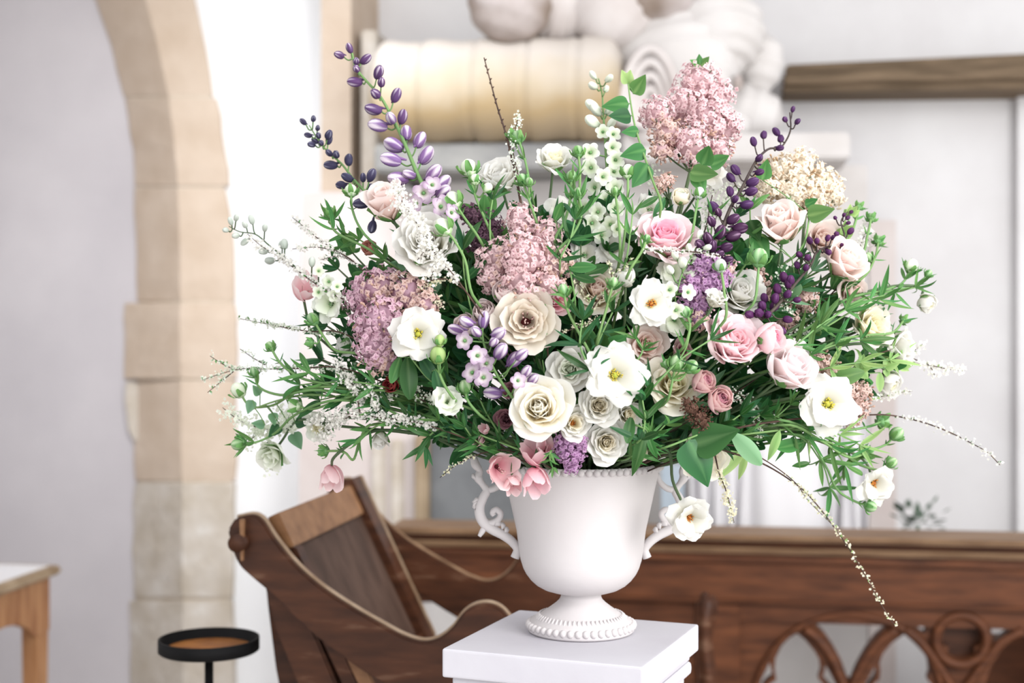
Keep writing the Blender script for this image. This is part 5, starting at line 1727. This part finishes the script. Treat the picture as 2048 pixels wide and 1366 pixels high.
spike('lavender and white striped larkspur cluster at the heart of the arrangement', [(968, 640), (965, 670), (975, 710), (1000, 760), (1030, 800)],
      z1([(715, 985, 15), (580, 1000, 14), (655, 1075, 13), (500, 1060, 14), (825, 1090, 16), (840, 1220, 17), (940, 1285, 16), (1000, 1250, 14), (790, 1150, 12)], 780, 380, 3.795) + z1([(590, 400, 16), (690, 450, 16), (755, 530, 13), (540, 670, 16), (800, 580, 12)], 820, 580),
      z1([(440, 430, 17), (500, 480, 16), (410, 540, 18), (480, 570, 17), (360, 330, 16), (700, 590, 14)], 820, 580), name='larkspur', cat_='larkspur', bm='lav', push=-.03, openR=16)
spike('white larkspur spike with green-tipped buds at upper centre', z1([(900, 250), (920, 330), (930, 450), (940, 600), (950, 760), (960, 900), (960, 1100), (950, 1250)], 920, 80),
      z1([(865, 228, 8), (970, 250, 9), (865, 298, 10), (950, 318, 8), (860, 425, 13), (885, 455, 12), (975, 455, 12), (860, 530, 14), (985, 540, 10)], 920, 80),
      z1([(930, 600, 13), (995, 615, 13), (850, 735, 17), (990, 700, 15), (855, 830, 17), (1010, 780, 16), (930, 890, 15), (1000, 860, 16), (880, 960, 16), (1010, 960, 16), (950, 1040, 16), (900, 1120, 16), (1010, 1090, 16), (860, 1190, 16), (980, 1200, 16), (920, 1270, 16), (830, 1090, 15), (1020, 1230, 15)], 920, 80), name='larkspur', cat_='larkspur', bm='white', openc='greenwhite', push=.05, elong=1.3)
spike('pale grey-green larkspur spike reaching out at the left', z1([(220, 200), (300, 240), (420, 260), (520, 340), (620, 420), (750, 530), (900, 640), (1060, 720)], 400, 400, 3.794),
      z1([(232, 160, 7), (275, 135, 7), (340, 188, 7), (390, 150, 8), (195, 228, 7), (272, 270, 8), (340, 318, 8), (492, 212, 7.5), (480, 390, 9), (530, 460, 10), (640, 335, 10), (850, 470, 9), (620, 340, 8)], 400, 400, 3.794),
      z1([(900, 540, 10), (980, 620, 12), (1020, 720, 12), (1040, 660, 11), (900, 700, 11)], 400, 400, 3.794), name='larkspur', cat_='larkspur', bm='grey', openc='greenwhite', stem_m=M_stemd, r_=.002, spur=False, elong=1.3)
spike('greenish white larkspur spray mid right under the pink-hearted rose', [(1405, 470), (1385, 510), (1365, 545), (1350, 590)],
      [(1400, 470, 9), (1415, 495, 8), (1378, 495, 8), (1395, 515, 10), (1365, 525, 12), (1350, 510, 9), (1388, 548, 12), (1340, 540, 10)], [(1340, 580, 14), (1375, 585, 14), (1352, 620, 15)], name='larkspur', cat_='larkspur', bm='white', openc='greenwhite', push=-.01, r_=.0018)

# ---- bare twig
tw = root_for('bare_twig', 'bare dark budded twig sticking straight up left of centre', 'twig')
P = [at(x, y, .02) for x, y in ((968, 115), (980, 160), (995, 215), (1010, 262), (1022, 310), (1033, 360), (1042, 410), (1055, 520))]
Q = smoothpath([UB + Vector((0, .02, -.02))] + P[::-1], 7)
V, Fc = tube(Q, np.linspace(.0024, .0009, len(Q)), 6)
part('twig', mesh('twig', V, Fc, M_twig), tw)
for k in range(24):
    p = Vector(Q[int(len(Q) * (.42 + .575 * k / 24))])
    d_ = Vector((1 if k % 2 else -1, -.2, 1)).normalized()
    V, Fc = tube([list(p), list(p + d_ * .0022), list(p + d_ * .0042)], [.0012, .0013, .0004], 5)
    part('twig_bud', mesh('twig_bud', V, Fc, M_twig), tw)

# ---- lilac leaf stem and other hand-set leaves
leafstem('upright leafy lilac shoot with heart-shaped leaves at upper centre right', [(1256, 165), (1262, 210), (1272, 260), (1288, 310), (1305, 360), (1322, 415)],
         [(1267, 188, .55, .85, 46, 0), (1258, 208, -1, .0, 56, 0), (1262, 232, -1, -.12, 50, 1), (1278, 262, -1, -.02, 36, 0), (1292, 300, -1, -.15, 54, 0), (1296, 328, -.55, -.8, 58, 0), (1256, 168, -.35, 1, 32, 2), (1256, 168, .2, 1, 30, 2), (1256, 170, .6, .3, 18, 2)], push=.0)
leafstem('big dark serrated leaves hanging right of the urn', [(1395, 870), (1370, 880), (1330, 895)],
         [(1385, 890, .9, .3, 100, 1, .2, 'heart'), (1378, 880, .45, -.9, 104, 1, .2, 'heart'), (1465, 868, .75, -.65, 88, 3, .2, 'oval')], 'oval', push=-.03, name='broad_leaf_stem')
leafstem('broad green leaves low right below the flat white bloom', [(1610, 850), (1560, 860), (1480, 870)],
         [(1605, 885, -1, -.25, 68, 0, .2, 'oval'), (1620, 925, -1, -.25, 50, 1, .2, 'lance'), (1560, 860, -.35, -1, 70, 2, .2, 'lance')], 'oval', push=.0, name='broad_leaf_stem')
leafstem('yellow-green leaf under the big dark serrated leaves', [(1480, 905), (1440, 900)], [(1490, 900, -.75, -.75, 90, 2, .2, 'lance'), (1492, 905, -.2, -.9, 60, 2, .2, 'lance')], 'oval', push=.04, name='broad_leaf_stem')
leafstem('long dark drooping leaf lying over the right of the urn rim', [(1290, 858), (1270, 850)], [(1290, 860, -.25, -1, 100, 1, .3, 'lance'), (1296, 870, .25, -1, 60, 1, .3, 'lance'), (1262, 835, -.2, -1, 55, 1, .3, 'oval')], 'lance', push=-.03, name='broad_leaf_stem')
leafstem('glossy dark leaves under the flat white bloom at the left', [(825, 720), (860, 760)], [(815, 715, .1, -1, 85, 1, .3, 'oval'), (840, 712, .6, -.8, 60, 1, .3, 'oval'), (800, 715, -.3, -.9, 55, 0, .3, 'oval'), (870, 740, .3, -1, 60, 1, .2, 'oval')], 'oval', push=-.01, name='broad_leaf_stem')
leafstem('pair of long curved leaves below the pale leafy shoot', [(1325, 400), (1320, 440)], [(1318, 392, -.85, -.55, 62, 1, .2, 'lance'), (1330, 395, -.5, -.9, 66, 1, .2, 'lance')], 'lance', push=.02, name='broad_leaf_stem')
leafstem('heart leaves around the two peach roses', [(1620, 430), (1600, 500)], [(1615, 432, .9, .2, 55, 0), (1500, 440, .3, -.9, 50, 1), (1510, 470, .4, -.8, 56, 0), (1590, 560, -.3, -.9, 55, 1), (1525, 360, .1, .9, 46, 0)], 'heart', push=.02, name='heart_leaf_stem')
leafstem('large mid-green leaf behind the flat white bloom at the right', [(1660, 760), (1620, 790)], [(1655, 765, .9, .35, 78, 0, .3, 'oval'), (1760, 745, -.1, -1, 40, 2, .2, 'oval')], 'oval', push=.0, name='broad_leaf_stem')
leafstem('rounded leaf pair right of the central pink lilac', [(1140, 540), (1150, 600)], [(1138, 535, .95, .05, 55, 0, .2, 'oval'), (1110, 440, .35, .9, 42, 0, .2, 'oval'), (1150, 552, .9, -.3, 44, 1, .2, 'oval')], 'oval', push=-.01, name='broad_leaf_stem')
leafstem('small rounded grey-green leaves among white blossom at the far left', [(500, 820), (560, 800), (640, 790)],
         [(505, 800, -.3, -1, 30, 3), (520, 790, -.6, .8, 26, 3), (545, 825, .2, -1, 28, 3), (585, 865, .5, -.9, 40, 3), (560, 850, -.6, -.7, 34, 1), (590, 845, .7, .1, 34, 1), (530, 850, -.9, .1, 28, 3)], 'heart', push=-.01, name='grey_leaf_stem')

# ---- ranunculus buds on their own stems
G1 = 'buds'
for lab, pts, R, m, lv, L, push, side in [
    ('green and white bud on a stem left of the central top, tallest of three', [(938, 338), (950, 390), (975, 450)], 17, M_budwhite, 5, 34, .0, [(950, 368, 11), (970, 382, 10)]),
    ('plump white-streaked bud beside the purple delphinium foot', [(908, 402), (925, 430), (960, 480)], 17, M_budwhite, 4, 30, -.01, []),
    ('white-streaked bud bending over the large white rose', [(888, 456), (908, 480), (930, 520), (945, 590)], 18, M_budwhite, 0, 30, -.04, []),
    ('green seed-pod bud beside the bare twig', [(1036, 276), (1050, 320), (1062, 380)], 13, M_budgreen, 3, 26, .01, [(1026, 274, 10)]),
    ('slim green bud left of the white larkspur spike', [(1156, 305), (1160, 340), (1158, 400)], 12, M_budgreen, 3, 28, .02, []),
    ('spiky green whorl bud in the top middle', [(1143, 355), (1140, 400), (1130, 440), (1110, 480)], 12, M_budgreen, 7, 44, -.01, []),
    ('green bud with long spreading leaves under the spiky whorl', [(1157, 388), (1163, 430), (1145, 470), (1110, 510)], 11, M_budgreen, 6, 56, -.02, []),
    ('tiny green bud right of the long spreading leaves', [(1230, 384), (1236, 430), (1240, 500)], 9, M_budgreen, 4, 30, .0, []),
    ('pale cup-shaped bud under the leafy lilac shoot', [(1256, 345), (1255, 400), (1245, 500)], 14, M_budwhite, 3, 22, .01, []),
    ('green star-whorl bud over the top of the central lilac', [(1045, 360), (1058, 400), (1072, 440)], 11, M_budgreen, 6, 40, -.01, [(1058, 372, 9)]),
    ('white-topped green bud below the inky delphinium', [(702, 383), (705, 420), (730, 470)], 13, M_budwhite, 3, 24, -.01, []),
    ('leafy green whorl bud at the upper left edge', [(660, 428), (668, 460), (700, 480), (740, 500)], 13, M_budgreen, 8, 52, .0, []),
    ('round green bud on a curved stem at the left edge', [(627, 640), (645, 670), (670, 700), (720, 708)], 13, M_budgreen, 0, 26, -.01, [(625, 686, 9)]),
    ('pointed green bud rising at the far left', [(541, 694), (560, 725), (600, 755), (660, 770)], 10, M_budgreen, 3, 20, -.01, []),
    ('pale green round bud at the far left end', [(478, 782), (500, 812), (540, 812), (600, 780), (680, 775)], 15, M_budwhite, 0, 20, -.01, []),
    ('dark green upright bud at the far left among blossom', [(509, 745), (515, 770), (560, 790), (640, 780)], 10, M_budgreen, 3, 34, -.02, []),
    ('green bud with long swept leaves at the lower far left', [(478, 888), (510, 885), (545, 870), (590, 830), (680, 800)], 13, M_budgreen, 6, 50, -.02, []),
    ('pale cup bud at left above the white blossom', [(592, 812), (625, 818), (680, 800), (760, 780)], 14, M_budwhite, 0, 30, -.01, []),
    ('dark hanging bud and tendrils above the nodding pink flower', [(648, 902), (690, 905), (705, 920), (720, 880), (740, 850)], 11, M_budgreen, 5, 34, .0, []),
    ('light green frilled bud below the left flat white bloom', [(876, 712), (880, 750), (910, 800)], 17, petal_mat('lime bud', [(0, (150, 186, 104)), (1, (196, 216, 150))], .3, .5, .08), 3, 26, -.04, [(880, 690, 11)]),
    ('lime frilled bud beside the half-closed white bloom', [(930, 775), (935, 800), (960, 830)], 13, M_budgreen, 4, 30, -.03, []),
    ('striped green bud above the creamy yellow rose', [(1352, 728), (1345, 760), (1335, 800)], 15, M_budgreen, 4, 32, -.04, [(1375, 742, 14), (1334, 735, 9)]),
    ('green bud in front of the amber-cream rose', [(1127, 582), (1135, 620), (1160, 670), (1185, 720)], 12, M_budgreen, 5, 44, -.04, []),
    ('small green bud right of centre on twin stems', [(1226, 567), (1215, 610), (1195, 680)], 11, M_budgreen, 5, 40, -.03, []),
    ('pointed green bud right of the amber-eyed flower', [(1372, 625), (1380, 650), (1370, 690)], 11, M_budgreen, 2, 24, -.04, []),
    ('grey-green round pod standing over the purple lilac', [(1441, 533), (1448, 580), (1450, 640)], 13, M_budblue, 0, 20, -.04, []),
    ('crown-topped seed pod between plum buds and purple lilac', [(1518, 518), (1515, 560), (1505, 610)], 18, M_budgreen, 0, 20, -.02, []),
    ('tiny leaf-wrapped bud over the tiny pink-hearted rose', [(1293, 478), (1285, 500), (1260, 540)], 8, M_budgreen, 4, 30, -.03, []),
    ('round grey bud under the tall pink lilac', [(1398, 388), (1392, 420), (1380, 480)], 12, M_budblue, 2, 22, .0, []),
    ('small green bud highest at the right edge', [(1718, 413), (1712, 440), (1690, 480)], 9, M_budgreen, 3, 24, .02, []),
    ('pointed green bud at the right edge above the peach rose', [(1742, 436), (1735, 470), (1715, 520)], 10, M_budgreen, 4, 26, .02, []),
    ('green bud at the right edge beside the lower peach rose', [(1757, 482), (1748, 520), (1720, 560)], 11, M_budgreen, 4, 30, .02, [(1740, 520, 9)]),
    ('tiny round bud highest on the far right stems', [(1856, 548), (1835, 570), (1790, 580), (1700, 610), (1620, 670)], 8, M_budgreen, 2, 26, .0, []),
    ('pale frilled bud at far right', [(1822, 533), (1810, 560), (1770, 580), (1690, 600), (1610, 660)], 13, M_budwhite, 4, 40, .01, []),
    ('green bud on a bent stem at right over the ruffled white bloom', [(1808, 640), (1785, 665), (1740, 670), (1680, 680), (1600, 720)], 9, M_budgreen, 3, 30, -.01, []),
    ('round striped bud on the twig line at the right', [(1765, 842), (1730, 855), (1680, 860), (1600, 850)], 14, M_budgreen, 2, 24, .0, []),
    ('round green bud lower at the right', [(1792, 869), (1770, 890), (1720, 900), (1640, 870), (1560, 840)], 14, M_budgreen, 2, 20, -.01, []),
    ('green bud at right beside the hanging amber-eyed bloom', [(1782, 926), (1765, 940), (1720, 930), (1640, 880)], 11, M_budgreen, 2, 22, -.01, []),
    ('lowest green bud on a thin stem at lower right', [(1739, 1012), (1715, 1005), (1680, 985), (1650, 930), (1600, 870)], 12, M_budgreen, 1, 22, -.01, []),
    ('leafy bud knot above the hanging amber-eyed bloom', [(1735, 905), (1700, 915), (1640, 880), (1580, 850)], 12, M_budgreen, 6, 40, -.02, []),
]:
    bud_stem(lab, pts, R, m, lv, L, push, side)

# ---- blossom twigs
spirea('dense white blossom twig slanting across the large white rose', [(785, 372), (805, 405), (830, 440), (852, 480), (880, 520), (915, 560)], 1.5, 17, 'white', -.075, .2, fsize=3.2, twigs=[[(835, 520), (850, 500), (858, 485)], [(860, 560), (870, 535), (880, 520)]], to_urn=True)
spirea('thin grey blossom twig at the upper left edge', [(585, 435), (610, 455), (640, 480), (670, 500), (715, 530)], .8, 8, 'white', 0, .5, twigs=[[(585, 498), (640, 495), (690, 510)], [(640, 520), (680, 512), (710, 528)]], to_urn=True)
spirea('white blossom tufts along the far left larkspur spike', [(495, 468), (520, 490), (560, 515), (600, 545), (650, 580), (690, 600)], .9, 12, 'white', -.02, .3, fsize=3.0)
spirea('thin green sprig pointing level out at the left', [(478, 637), (520, 645), (570, 655), (620, 663), (690, 668)], .9, 7, 'greenwhite', 0, .9, fsize=2.2, to_urn=True)
spirea('forked green blossom sprig reaching furthest left', [(405, 760), (440, 748), (480, 738), (540, 738), (600, 737), (700, 740)], .9, 9, 'greenwhite', 0, 1.0, fsize=2.2, twigs=[[(420, 712), (445, 728), (470, 740)], [(415, 785), (440, 765), (468, 742)], [(480, 698), (505, 715), (530, 730)]], to_urn=True)
spirea('cloud of white blossom hanging at the far left', [(445, 815), (470, 835), (500, 850), (545, 860), (600, 850)], 1.2, 20, 'greenwhite', .01, .4, fsize=3.6, twigs=[[(480, 900), (500, 880), (530, 860)], [(545, 940), (535, 910), (540, 870)], [(560, 820), (575, 835), (590, 850)]])
spirea('white blossom branch sweeping low left under the flowers', [(620, 850), (660, 830), (700, 828), (760, 835), (820, 842), (870, 855), (940, 880)], 1.3, 15, 'white', -.02, .5, fsize=3.0, rng=(0, .8), twigs=[[(640, 880), (670, 850), (700, 832)], [(690, 745), (710, 780), (720, 825)], [(735, 770), (745, 800), (760, 832)], [(670, 720), (700, 760), (712, 790)]], to_urn=True)
spirea('long blossom twig trailing down over the pew at the right', [(1792, 1255), (1760, 1205), (1730, 1150), (1700, 1100), (1665, 1050), (1630, 1005), (1580, 960), (1520, 925), (1460, 905), (1400, 890)], .62, 7, 'butter', -.01, .7, r_=.0016, fsize=2.6, rng=(0, .55), to_urn=True, leafm=GREEN[2])
spirea('second thin twig running beside the long trailing one', [(1660, 1045), (1620, 1005), (1590, 965), (1545, 930), (1500, 905), (1450, 890)], .5, 6, 'butter', -.015, .5, fsize=2.2, rng=(0, .6), to_urn=True, leafm=GREEN[2])
spirea('brown arching twig with white blossom reaching far right', [(2000, 930), (1975, 905), (1940, 885), (1900, 865), (1850, 846), (1790, 832), (1730, 830), (1660, 832), (1560, 842), (1470, 858)], .75, 9, 'white', -.01, .3, r_=.0018, fsize=2.8, rng=(0, .34), to_urn=True)
spirea('short cream blossom spray hanging right of the urn', [(1468, 1045), (1460, 1010), (1450, 975), (1438, 945), (1430, 910)], 1.0, 10, 'butter', .0, .8, fsize=2.6, leafm=GREEN[2], rng=(0, .8))
spirea('white blossom sprig with round leaves at the far right', [(1925, 742), (1895, 738), (1860, 730), (1820, 715), (1780, 700)], 1.0, 13, 'white', .0, .5, fsize=3.4, twigs=[[(1845, 688), (1830, 700), (1815, 712)], [(1870, 755), (1865, 740), (1855, 730)]], leafm=GREEN[2], to_urn=True)
spirea('little white blossom spray below the round-leaved sprig', [(1825, 782), (1805, 785), (1780, 790), (1740, 795)], .9, 12, 'white', .0, .5, fsize=3.2, leafm=GREEN[2])
spirea('thin yellow-green sprig hanging left of the urn handle', [(880, 955), (905, 935), (935, 918), (970, 905), (1010, 900)], .7, 7, 'butter', -.02, .7, fsize=2.2, rng=(0, .6), leafm=GREEN[2], to_urn=True)
spirea('brown branching blossom twig over the apricot-cream rose', [(1260, 520), (1235, 550), (1210, 585), (1185, 620)], .8, 8, 'butter', -.01, .5, fsize=2.2, twigs=[[(1150, 560), (1170, 585), (1188, 615)], [(1215, 520), (1222, 545), (1225, 562)]], leafm=GREEN[2], to_urn=True)
spirea('slim blossom twig lying across the pink-hearted rose', [(1290, 500), (1340, 502), (1390, 504), (1440, 512)], 1.0, 8, 'white', -.05, .3, fsize=2.6)
spirea('tiny white blossom beside the bare dark twig', [(1040, 225), (1030, 262), (1026, 300), (1035, 345), (1040, 390)], .8, 11, 'greenwhite', .015, .5, fsize=2.6, to_urn=True)
spirea('white blossom haze below the tall pink lilac', [(1440, 330), (1430, 370), (1420, 410), (1410, 460)], 1.1, 22, 'greenwhite', .07, .3, fsize=3.0, twigs=[[(1300, 330), (1310, 370), (1330, 420)], [(1470, 370), (1450, 400), (1430, 440)]], to_urn=True)
spirea('white speckled blossom in shade under the plum spike', [(1620, 640), (1600, 665), (1580, 690), (1560, 720)], 1.1, 18, 'greenwhite', .03, .4, fsize=2.6, twigs=[[(1560, 540), (1570, 580), (1580, 640)]], to_urn=True)
spirea('white blossom at the right edge behind green buds', [(1740, 450), (1725, 480), (1710, 520), (1690, 560)], .9, 16, 'white', .05, .4, fsize=3.0, to_urn=True)
spirea('pale blossom speckles under the left flat white bloom', [(810, 760), (840, 790), (870, 800), (920, 830)], 1.0, 14, 'greenwhite', .02, .5, fsize=2.6, twigs=[[(700, 790), (740, 800), (790, 790)], [(900, 850), (920, 840), (940, 835)]], to_urn=True)
spirea('green-white blossom between mauve lilac and large white rose', [(885, 610), (860, 600), (840, 575), (900, 560)], 1.0, 14, 'butter', .0, .6, fsize=2.6, to_urn=True)
spirea('speckled blossom low right under the dark twig', [(1560, 850), (1530, 830), (1500, 810), (1470, 800)], 1.0, 14, 'greenwhite', .02, .6, fsize=2.4, twigs=[[(1460, 780), (1480, 790), (1500, 800)], [(1520, 880), (1515, 860), (1510, 830)]], to_urn=True)
spirea('gold-tipped sprig over the sand rose edge', [(1190, 640), (1170, 650), (1140, 660), (1100, 680)], .9, 9, 'butter', -.02, .6, fsize=2.0, leafm=GREEN[2], to_urn=True)

# ---- ranunculus foliage in view
for lab, pts, n, kind, mi, L, push in [
    ('spreading narrow-leaved sprig left of the white larkspur', [(1150, 440), (1140, 480), (1120, 520)], 5, 'linear', 1, 78, -.03),
    ('dark strap-leaved sprig beside the sand rose', [(1165, 640), (1160, 690), (1180, 740)], 5, 'linear', 1, 76, -.05),
    ('dark strap-leaved sprig above the largest flat white bloom', [(1225, 625), (1205, 665), (1190, 700)], 4, 'linear', 1, 70, -.02),
    ('green leaf tuft left of the largest flat white bloom top', [(1272, 678), (1285, 700), (1260, 740)], 5, 'linear', 0, 50, -.02),
    ('leafy sprig at the right of the rim roses', [(1285, 800), (1290, 840), (1280, 880)], 4, 'lance', 1, 66, -.05),
    ('grass-like leaf spray fanning right of the plum berries', [(1690, 620), (1640, 650), (1590, 690)], 5, 'linear', 0, 84, -.02),
    ('grass-like leaf spray below the lower peach rose', [(1760, 600), (1700, 625), (1640, 660)], 4, 'linear', 0, 70, .0),
    ('bright narrow leaves right of the large pearly rose', [(1720, 680), (1670, 690), (1620, 710)], 5, 'linear', 0, 80, -.02),
    ('narrow leaf fan above the flat white bloom at right', [(1780, 720), (1720, 725), (1660, 735)], 5, 'linear', 2, 66, -.01),
    ('narrow leaf knot at the far right stems', [(1830, 575), (1790, 585), (1740, 600)], 5, 'linear', 0, 48, -.01),
    ('drooping narrow leaves low right under the flat white bloom', [(1690, 930), (1660, 890), (1610, 860)], 5, 'linear', 0, 84, -.01),
    ('trailing green stems low right behind the dark twig', [(1660, 975), (1640, 920), (1590, 870)], 5, 'linear', 0, 76, .0),
    ('narrow leaves around the lowest right bud', [(1720, 890), (1680, 870), (1620, 850)], 4, 'linear', 2, 66, .0),
    ('dark leaf tuft below the dusky spray roses', [(1480, 830), (1450, 850), (1400, 870)], 5, 'lance', 1, 56, .0),
    ('twisting green leaves left above the swept bud', [(600, 770), (650, 765), (720, 770)], 5, 'linear', 0, 66, -.01),
    ('dark curled leaves under the leftmost stems', [(640, 800), (690, 790), (760, 790)], 4, 'lance', 1, 58, .01),
    ('green leaf spray at left below the forked sprig', [(620, 745), (680, 760), (750, 770)], 4, 'linear', 0, 72, -.02),
    ('ragged leaf tuft hanging left above the tablet', [(850, 890), (860, 870), (900, 850)], 6, 'lance', 1, 52, -.01),
    ('curling tendril leaves below the white closed bloom', [(720, 880), (740, 860), (790, 840)], 5, 'linear', 0, 54, .0),
    ('leafy sprig behind the rust-coloured flower', [(690, 470), (720, 480), (770, 520)], 5, 'lance', 0, 48, .02),
    ('dark leaves beside the large white rose stem', [(925, 500), (930, 560), (950, 640)], 4, 'lance', 1, 66, .01),
    ('green leaves between the bud stems at the upper left', [(985, 400), (980, 440), (985, 500)], 5, 'linear', 1, 56, .0),
    ('thin-leaved sprig over the top of the pink-hearted rose', [(1265, 430), (1260, 470), (1250, 530)], 4, 'linear', 0, 52, -.01),
    ('thin-leaved sprig between pink-hearted rose and plum spike', [(1425, 430), (1420, 480), (1400, 540)], 4, 'linear', 0, 46, .0),
    ('leaves at the foot of the plum spike', [(1500, 420), (1500, 470), (1490, 530)], 5, 'lance', 0, 52, .02),
    ('curved stems and leaves above the creamy yellow rose', [(1420, 680), (1360, 720), (1300, 780)], 3, 'linear', 1, 62, -.05),
    ('leaf tuft over the top of the large pink rose', [(1380, 665), (1370, 700), (1340, 740)], 4, 'linear', 0, 56, -.03),
    ('small light leaves at the right edge below the cream lilac', [(1700, 430), (1690, 470), (1670, 520)], 5, 'heart', 2, 32, .02),
    ('small light leaves at the right edge by the hanging pale bloom', [(1800, 730), (1770, 735), (1720, 740)], 4, 'heart', 2, 30, .0),
    ('thin stems and leaves crossing above the urn rim at left', [(960, 870), (1000, 885), (1040, 900)], 4, 'linear', 1, 50, -.02),
    ('green stems bunched above the right of the rim', [(1330, 850), (1300, 880), (1270, 905)], 4, 'linear', 0, 54, -.01),
    ('little serrated leaf cluster under the purple lilac tip', [(1105, 935), (1100, 920), (1100, 905)], 4, 'lance', 0, 26, -.05),
]:
    sprig(lab, pts, n, kind, GREEN[mi], L, push)

for lab, pts, n, kind, mi, L, push in [
    ('small dark leaf tuft over the stems left of the rim', [(930, 855), (950, 880), (1000, 905)], 7, 'lance', 1, 50, -.02),
    ('leaf tuft low left between blossom branch and trumpet flowers', [(880, 840), (900, 860), (960, 890)], 7, 'linear', 0, 50, -.01),
    ('leaf tuft in the hollow right of the creamy yellow rose', [(1440, 850), (1420, 870), (1360, 900)], 7, 'lance', 1, 54, .0),
    ('leaf tuft under the large pearly rose', [(1520, 830), (1490, 850), (1430, 880)], 7, 'lance', 1, 54, .01),
    ('narrow leaf tuft left of the low right flat bloom', [(1580, 810), (1550, 835), (1480, 870)], 7, 'linear', 0, 56, .01),
    ('leaf tuft over the lower left blossom branch', [(780, 820), (820, 840), (880, 870)], 7, 'lance', 1, 48, .0),
    ('feathery leaf tuft left of the small dark red flower', [(720, 790), (760, 810), (830, 850)], 7, 'linear', 0, 56, .0),
    ('leaf tuft in the dark gap beside the striped larkspur', [(1085, 720), (1090, 750), (1110, 800)], 6, 'linear', 1, 60, .03),
    ('leaf tuft between half-closed bloom and classic white rose', [(960, 800), (975, 830), (1010, 880)], 7, 'linear', 1, 52, .0),
    ('leaf tuft right of the lowest rim rose', [(1300, 870), (1290, 890), (1260, 915)], 6, 'linear', 0, 56, -.02),
]:
    sprig(lab, pts, n, kind, GREEN[mi], L, push)

ANCH = [(778, 418, 'behind the side-on blush rose'), (857, 488, 'behind the large white rose at left'), (1000, 362, 'behind the soft white rose at the top'), (1330, 475, 'behind the pink-hearted rose'), (1563, 462, 'behind the upper peach rose'),
        (1682, 530, 'behind the lower peach rose'), (1462, 690, 'behind the large pale pink rose'), (1572, 745, 'behind the pearly blush rose'), (1420, 790, 'around the dusky spray roses'), (1080, 817, 'around the classic white rose'),
        (1197, 840, 'around the rim spray roses'), (1140, 738, 'behind the ruffled greenish white bloom'), (1052, 642, 'around the sand rose'), (955, 640, 'behind the mauve rosebuds'), (1345, 772, 'around the creamy yellow rose'),
        (1478, 590, 'beside the purple lilac'), (1195, 585, 'behind the apricot-cream rose'), (1180, 470, 'behind the white larkspur foot'), (1740, 652, 'behind the creamy right-hand bloom'), (836, 668, 'behind the left flat white bloom'),
        (1231, 750, 'behind the largest flat white bloom'), (1303, 607, 'behind the amber-eyed flower'), (1657, 808, 'behind the low right flat bloom'), (894, 805, 'around the half-closed white bloom'), (1050, 510, 'behind the central pink lilac'),
        (765, 630, 'behind the left mauve lilac'), (690, 800, 'behind the lower left blossom branch'), (670, 680, 'at the left edge of the arrangement'), (965, 720, 'behind the striped larkspur'), (1560, 610, 'behind the plum berries'), (1450, 500, 'at the foot of the plum spike'), (1000, 870, 'over the left of the rim')]


def near(px, py):
    return min(ANCH, key=lambda a: (a[0] - px) ** 2 + (a[1] - py) ** 2)[2]


KW = {'linear': 'thin-leaved', 'lance': 'slender-leaved', 'oval': 'broad-leaved'}

# ---- deep greenery that fills the body of the arrangement
FILL = 'greenery deep inside the arrangement'
fr_ = random.Random(11)
cnt = 0
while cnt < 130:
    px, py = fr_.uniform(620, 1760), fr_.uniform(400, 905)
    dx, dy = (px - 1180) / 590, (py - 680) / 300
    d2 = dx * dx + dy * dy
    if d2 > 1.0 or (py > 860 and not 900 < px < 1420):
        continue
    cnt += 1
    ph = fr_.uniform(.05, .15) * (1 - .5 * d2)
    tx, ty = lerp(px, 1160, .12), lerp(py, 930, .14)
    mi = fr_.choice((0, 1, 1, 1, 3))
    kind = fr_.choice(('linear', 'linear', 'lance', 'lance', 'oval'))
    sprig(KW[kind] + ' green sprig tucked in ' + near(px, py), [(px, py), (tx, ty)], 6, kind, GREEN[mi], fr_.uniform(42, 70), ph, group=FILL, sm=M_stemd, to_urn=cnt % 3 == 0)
cnt = 0
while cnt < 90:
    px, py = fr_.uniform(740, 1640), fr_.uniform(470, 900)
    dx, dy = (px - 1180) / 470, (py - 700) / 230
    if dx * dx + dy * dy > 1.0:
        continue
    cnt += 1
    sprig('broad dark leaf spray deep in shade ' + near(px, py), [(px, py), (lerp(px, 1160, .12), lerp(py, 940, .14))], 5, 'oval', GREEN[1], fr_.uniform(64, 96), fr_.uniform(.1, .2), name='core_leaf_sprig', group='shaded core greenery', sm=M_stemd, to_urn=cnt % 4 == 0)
